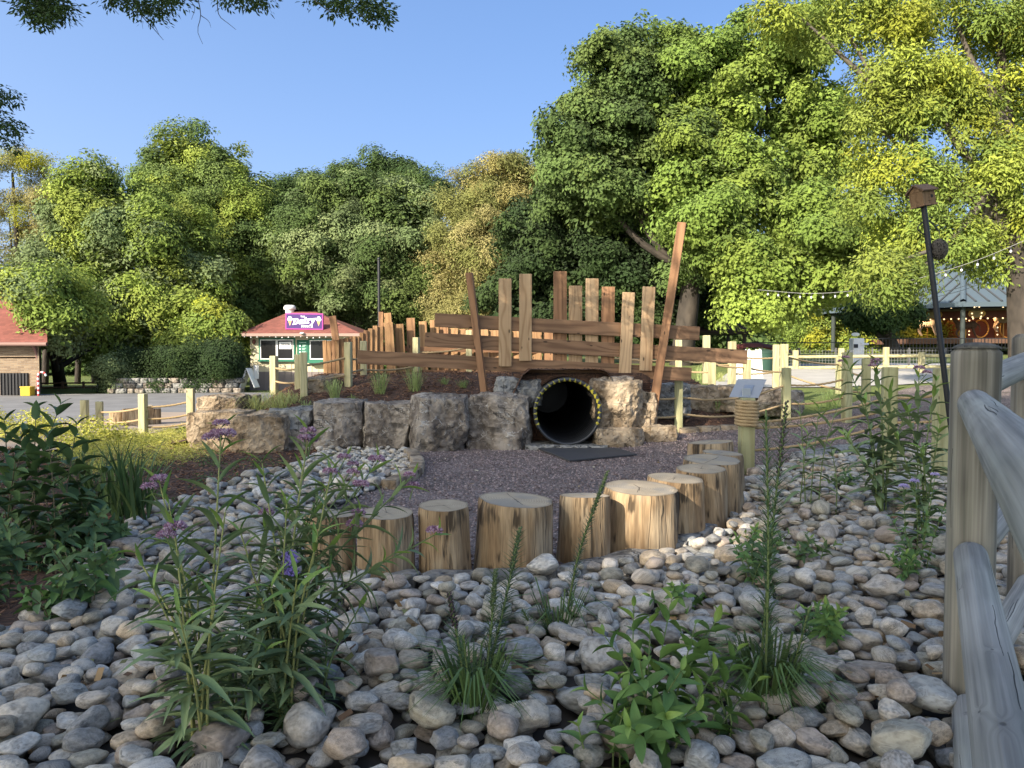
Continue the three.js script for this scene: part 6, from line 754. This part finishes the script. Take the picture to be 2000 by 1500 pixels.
// blazing stars: stiff stems with needle leaves
function strips(list) { const P = [], U = []; for (const [a, b, c, w, s] of list) { // base, middle, tip
    const l = a.clone().addScaledVector(s, w), r = a.clone().addScaledVector(s, -w), l2 = b.clone().addScaledVector(s, w * .85), r2 = b.clone().addScaledVector(s, -w * .85); for (const v of [l, r, r2, l, r2, l2, l2, r2, c]) P.push(v.x, v.y, v.z); for (let i = 0; i < 9; i++) U.push(.3, .5); }
  const g = new THREE.BufferGeometry(); g.setAttribute('position', new THREE.Float32BufferAttribute(P, 3)); g.setAttribute('uv', new THREE.Float32BufferAttribute(U, 2)); g.computeVertexNormals(); return g; }
const spikeM = [pm([.10, .165, .06]), pm([.085, .15, .065])], budM = plain([.10, .13, .06]), budDark = plain([.07, .045, .05]), purple = plain([.36, .26, .62]);
function spike(label, o) {
  const R = RNG(ps++), b = ground(o.base[0], o.base[1], 1.5, Hg), t = thing('blazing_star', label, 'blazing star', b.clone());
  for (const [tx, ty, dd, kind] of o.stems) { const tip = at(tx, ty, -b.z + (dd ?? 0)).sub(b), st = V((R() - .5) * .08, 0, (R() - .5) * .08), L = tip.distanceTo(st), mid = st.clone().lerp(tip, .5).add(V((R() - .5) * .03 + (o.bow ?? 0), 0, (R() - .5) * .03)), cv = new THREE.CatmullRomCurve3([st, mid, tip]); part(t, 'stem', taperTube([st, mid, tip], .006, .0035, 12, 6), LM.stem);
    const list = [], n = Math.round(L * (o.dens ?? 300)); for (let i = 0; i < n; i++) { const f = .04 + .93 * i / n, p = cv.getPointAt(f), T = cv.getTangentAt(f), a = i * 2.4, rad = V(Math.cos(a), 0, Math.sin(a)), len = (o.len ?? .17) * lerp(1, .2, Math.pow(f, 1.4)) * (.7 + .5 * R()), el = lerp(.25, .75, f), d = rad.clone().multiplyScalar(Math.cos(el)).addScaledVector(T, Math.sin(el)).normalize(), m2 = p.clone().addScaledVector(d, len * .5), e = p.clone().addScaledVector(d, len).add(V(0, -len * .25 * (1 - f), 0)); list.push([p, m2, e, .0022 + .0012 * (1 - f), T.clone().cross(d).normalize()]); }
    const g = part(t, 'leaves', strips(list), spikeM[Math.floor(R() * 2)]); g.userData.kind = 'stuff';
    if (kind) { const bs = [], m = kind === 'bloom' ? 60 : 46, span = kind === 'bloom' ? .085 / L : .26; for (let i = 0; i < m; i++) { const f = 1 - span * i / m, p = cv.getPointAt(f), a = i * 2.4, r = kind === 'bloom' ? .012 + .012 * R() : .006 + .004 * (i / m); bs.push(new THREE.OctahedronGeometry(kind === 'bloom' ? .008 : .0055, 0).scale(1, 1.3, 1).translate(p.x + Math.cos(a) * r, p.y, p.z + Math.sin(a) * r)); if (kind === 'bloom') for (let k = 0; k < 2; k++) bs.push(new THREE.ConeGeometry(.0018, .022, 4).rotateZ(-1.4).rotateY(-a + (R() - .5)).translate(p.x + Math.cos(a) * r * 1.4, p.y + (R() - .5) * .01, p.z + Math.sin(a) * r * 1.4)); } part(t, kind === 'bloom' ? 'flower' : 'buds', merge(bs), kind === 'bloom' ? purple : kind === 'dark' ? budDark : budM); } }
  if (o.tuft) { const list = []; for (let i = 0; i < o.tuft; i++) { const a = R() * 6.28, L = .2 + .2 * R(), r = .04 * R(), s = V(Math.cos(a) * r, 0, Math.sin(a) * r), m2 = s.clone().add(V(Math.cos(a) * L * .35, L * .72, Math.sin(a) * L * .35)), e = s.clone().add(V(Math.cos(a) * L * .95, L * (.35 + .4 * R()), Math.sin(a) * L * .95)); list.push([s, m2, e, .0045, V(-Math.sin(a), 0, Math.cos(a))]); } part(t, 'tuft', strips(list), LM.blade[0]).userData.kind = 'stuff'; }
  return t;
}
spike('blazing star clump with three bud spikes and a grassy base in the lower centre', { base: [925, 1425], tuft: 150, dens: 330, stems: [[877, 1158, .1, 'dark'], [968, 1112, .3, 'bud'], [1016, 1030, .5, 'bud'], [905, 1240, 0]] });
spike('blazing star leaning right, its spike rising before the narrow dark stump', { base: [1092, 1255], tuft: 30, dens: 520, len: .10, bow: -.04, stems: [[1187, 920, .2, 'bud'], [1020, 1190, .0], [1065, 1180, 0]] });
spike('tallest blazing star pair at right, one dark bud spike beside one green', { base: [1500, 1405], tuft: 190, dens: 260, len: .19, stems: [[1496, 800, .2], [1536, 784, .35, 'dark'], [1580, 1190, .1], [1560, 1300, 0]] });
spike('blazing star with the single purple bloom among the milkweed', { base: [575, 1440], dens: 300, len: .12, stems: [[565, 1078, .1, 'bloom'], [528, 1170, .05, 'bud'], [530, 1320, -.1, 'bud']] });
// sword-leaved clumps
function swords(label, px, py, n, h, lean) { const R = RNG(ps++), b = ground(px, py, 2, Hg), t = thing('sword_leaf_clump', label, 'plant', b.clone()), gs = [0, 1, 2, 3].map((i) => leafGeo(h, .026, .05 + .1 * i, .3, 300 + i)); for (let i = 0; i < n; i++) { const a = R() * 6.28, tl = .1 + .34 * R() * R() + .05, q = new THREE.Quaternion().setFromEuler(new THREE.Euler(-Math.PI / 2 + tl, 0, 0)), y = new THREE.Quaternion().setFromAxisAngle(UPV, a), z = new THREE.Quaternion().setFromAxisAngle(V(0, 0, 1), R() * 6); part(t, 'blade', gs[i % 4], LM.blade[i % 3], V((R() - .5) * lean, 0, (R() - .5) * .2), y.multiply(q).multiply(z), .6 + .5 * R()); } return t; }
swords('larger sword-leaved clump between dark shrubs and stones at left', 246, 1040, 90, .74, .34);
swords('smaller sword-leaved clump behind, left of the larger one', 182, 1020, 46, .62, .3);
// coneflower by the sword leaves
{ const b = ground(212, 1090, 2, Hg), t = thing('coneflower', 'single orange-brown drooping flower in front of the sword leaves', 'flower', b.clone()), tip = at(211, 1006, -b.z).sub(b); part(t, 'stem', taperTube([V(0, 0, 0), tip], .004, .003, 6, 6), LM.stem); part(t, 'cone', new THREE.SphereGeometry(.017, 12, 8), plain([.16, .07, .03]), tip); const pg = leafGeo(.045, .013, .8, .1, 7), pmt = plain([.42, .13, .06], { side: THREE.DoubleSide }); for (let i = 0; i < 10; i++) part(t, 'petal', pg, pmt, tip.clone(), new THREE.Quaternion().setFromAxisAngle(UPV, i * .628)); }
// ornamental grasses on the mound
const grassM = [[.34, .42, .15], [.25, .34, .11], [.46, .48, .16], [.18, .26, .08]].map((c) => pm(c, .7));
function tuft(label, px, py, top, w, m, droop = .5, n = 130) { n = Math.round(n * .6); droop = Math.min(.9, droop + .2); w *= 1.4; const R = RNG(ps++), b = ground(px, py, 4), h = at(px, top, -b.z).y - b.y, r = mAt(w, -b.z) / 2, list = [], t = thing('grass_tuft', label, 'grass', b.clone(), 'ornamental grass tufts'); for (let i = 0; i < n; i++) { const a = R() * 6.28, k = R(), s = V((R() - .5) * r * .5, -.02, (R() - .5) * r * .5), L = h * (.6 + .5 * R()), out = r * (.25 + .9 * k), m2 = s.clone().add(V(Math.cos(a) * out * .62, L * .78, Math.sin(a) * out * .62)), e = s.clone().add(V(Math.cos(a) * out * 1.25, L * (1 - droop * k), Math.sin(a) * out)); list.push([s, m2, e, .0018 + .0018 * R(), V(-Math.sin(a), 0, Math.cos(a))]); } part(t, 'blades', strips(list), grassM[m]).userData.kind = 'stuff'; return t; }
tuft('sunlit grass tuft spilling over the pale slab at the wall’s left end', 505, 806, 762, 74, 2, .7, 220); tuft('sunlit grass tuft in front of the leftmost mound post', 545, 800, 752, 84, 2, .7, 240); tuft('sunlit grass tuft just left of the pair of mound posts', 572, 790, 758, 54, 2, .6, 150); tuft('small grass tuft on the lit mulch below the pair of mound posts', 598, 800, 776, 26, 0, .5, 90);
tuft('upright grass tuft right of the tan boulder and mound posts', 654, 782, 730, 46, 0, .35, 170); tuft('tiny grass tuft behind the square brown boulder', 690, 786, 766, 22, 1, .4, 70); tuft('tall grass tuft under the left end of the lowest board', 742, 770, 716, 52, 0, .3, 190); tuft('widest tall grass tuft in the mulch, third from the left under the board', 810, 766, 706, 56, 0, .3, 220); tuft('small grass tuft in the shade between tall tuft and left leaning post', 868, 752, 730, 26, 1, .4, 80); tuft('low grass tuft close left of the left leaning post', 905, 760, 736, 34, 1, .4, 100); tuft('low round grass tuft right above the dark-faced boulder', 838, 784, 762, 32, 1, .4, 110);
tuft('feathery grass tuft beside the front rope post on the slope', 1395, 804, 768, 58, 1, .55, 170); tuft('tall grass tuft behind the right end of the boards', 1368, 742, 706, 40, 0, .3, 140); tuft('lit yellow grass tuft at the far side of the mound', 1408, 746, 722, 44, 2, .6, 120); tuft('grass tuft at the foot of the pair of square posts', 1530, 762, 734, 34, 0, .4, 90); tuft('dark grass tuft by the thick rope post on the slope', 1618, 800, 748, 52, 1, .4, 140); tuft('tiny grass blades sprouting among the stones at lower left', 252, 1360, 1290, 46, 1, .3, 14);
// yellow-green ground cover in the sun, left of the boulders
{
  const R = RNG(808), it = [], area = gp([[120, 905], [150, 866], [260, 850], [372, 838], [440, 900], [330, 915], [200, 930]]); const cols = [[.50, .48, .09], [.42, .43, .08], [.55, .50, .16]]; for (let k = 0; k < 9000 && it.length < 420; k++) { const x = lerp(-10, -3, R()), z = -lerp(8, 15, R()); if (!inPoly(x, z, area)) continue; it.push([V(x, Hg(x, z) + .02 + .05 * R(), z), V(R() - .5, 1.2, R() - .5).normalize(), R() * 6.28, .3 + .3 * R(), cols[Math.floor(R() * 3)]]); }
  instances(scene, numbered('ground_cover'), sprayGeo(31, 46, .34, .13, .018, .5, -.6), LEAF, it);
  const it2 = [], P2 = [[175, 862, .35], [205, 868, .3], [150, 880, .3], [60, 850, .4], [20, 860, .4], [105, 862, .3], [-20, 850, .4]]; for (const [x, y, h] of P2) { const b = ground(x, y, 4, Hg); for (let i = 0; i < 16; i++) it2.push([b.clone().add(V((R() - .5) * .5, h * R(), (R() - .5) * .4)), V(R() - .5, 1, R() - .5).normalize(), R() * 6.28, .5 + .3 * R(), cols[i % 2]]); } instances(scene, numbered('undergrowth'), SP.small, LEAF, it2);
  const it3 = []; for (let k = 0; k < 900 && it3.length < 90; k++) { const x = lerp(-7, -2.4, R()), z = -lerp(6.5, 10.8, R()); if (!inPoly(x, z, mulchP)) continue; it3.push([V(x, Hg(x, z) + .06, z), V(R() - .5, 1.2, R() - .5).normalize(), R() * 6.28, .25 + .3 * R(), [.09, .14, .05]]); } instances(scene, numbered('weeds'), SP.small, LEAF, it3);
}

console.log('done');
renderer.render(scene, camera);
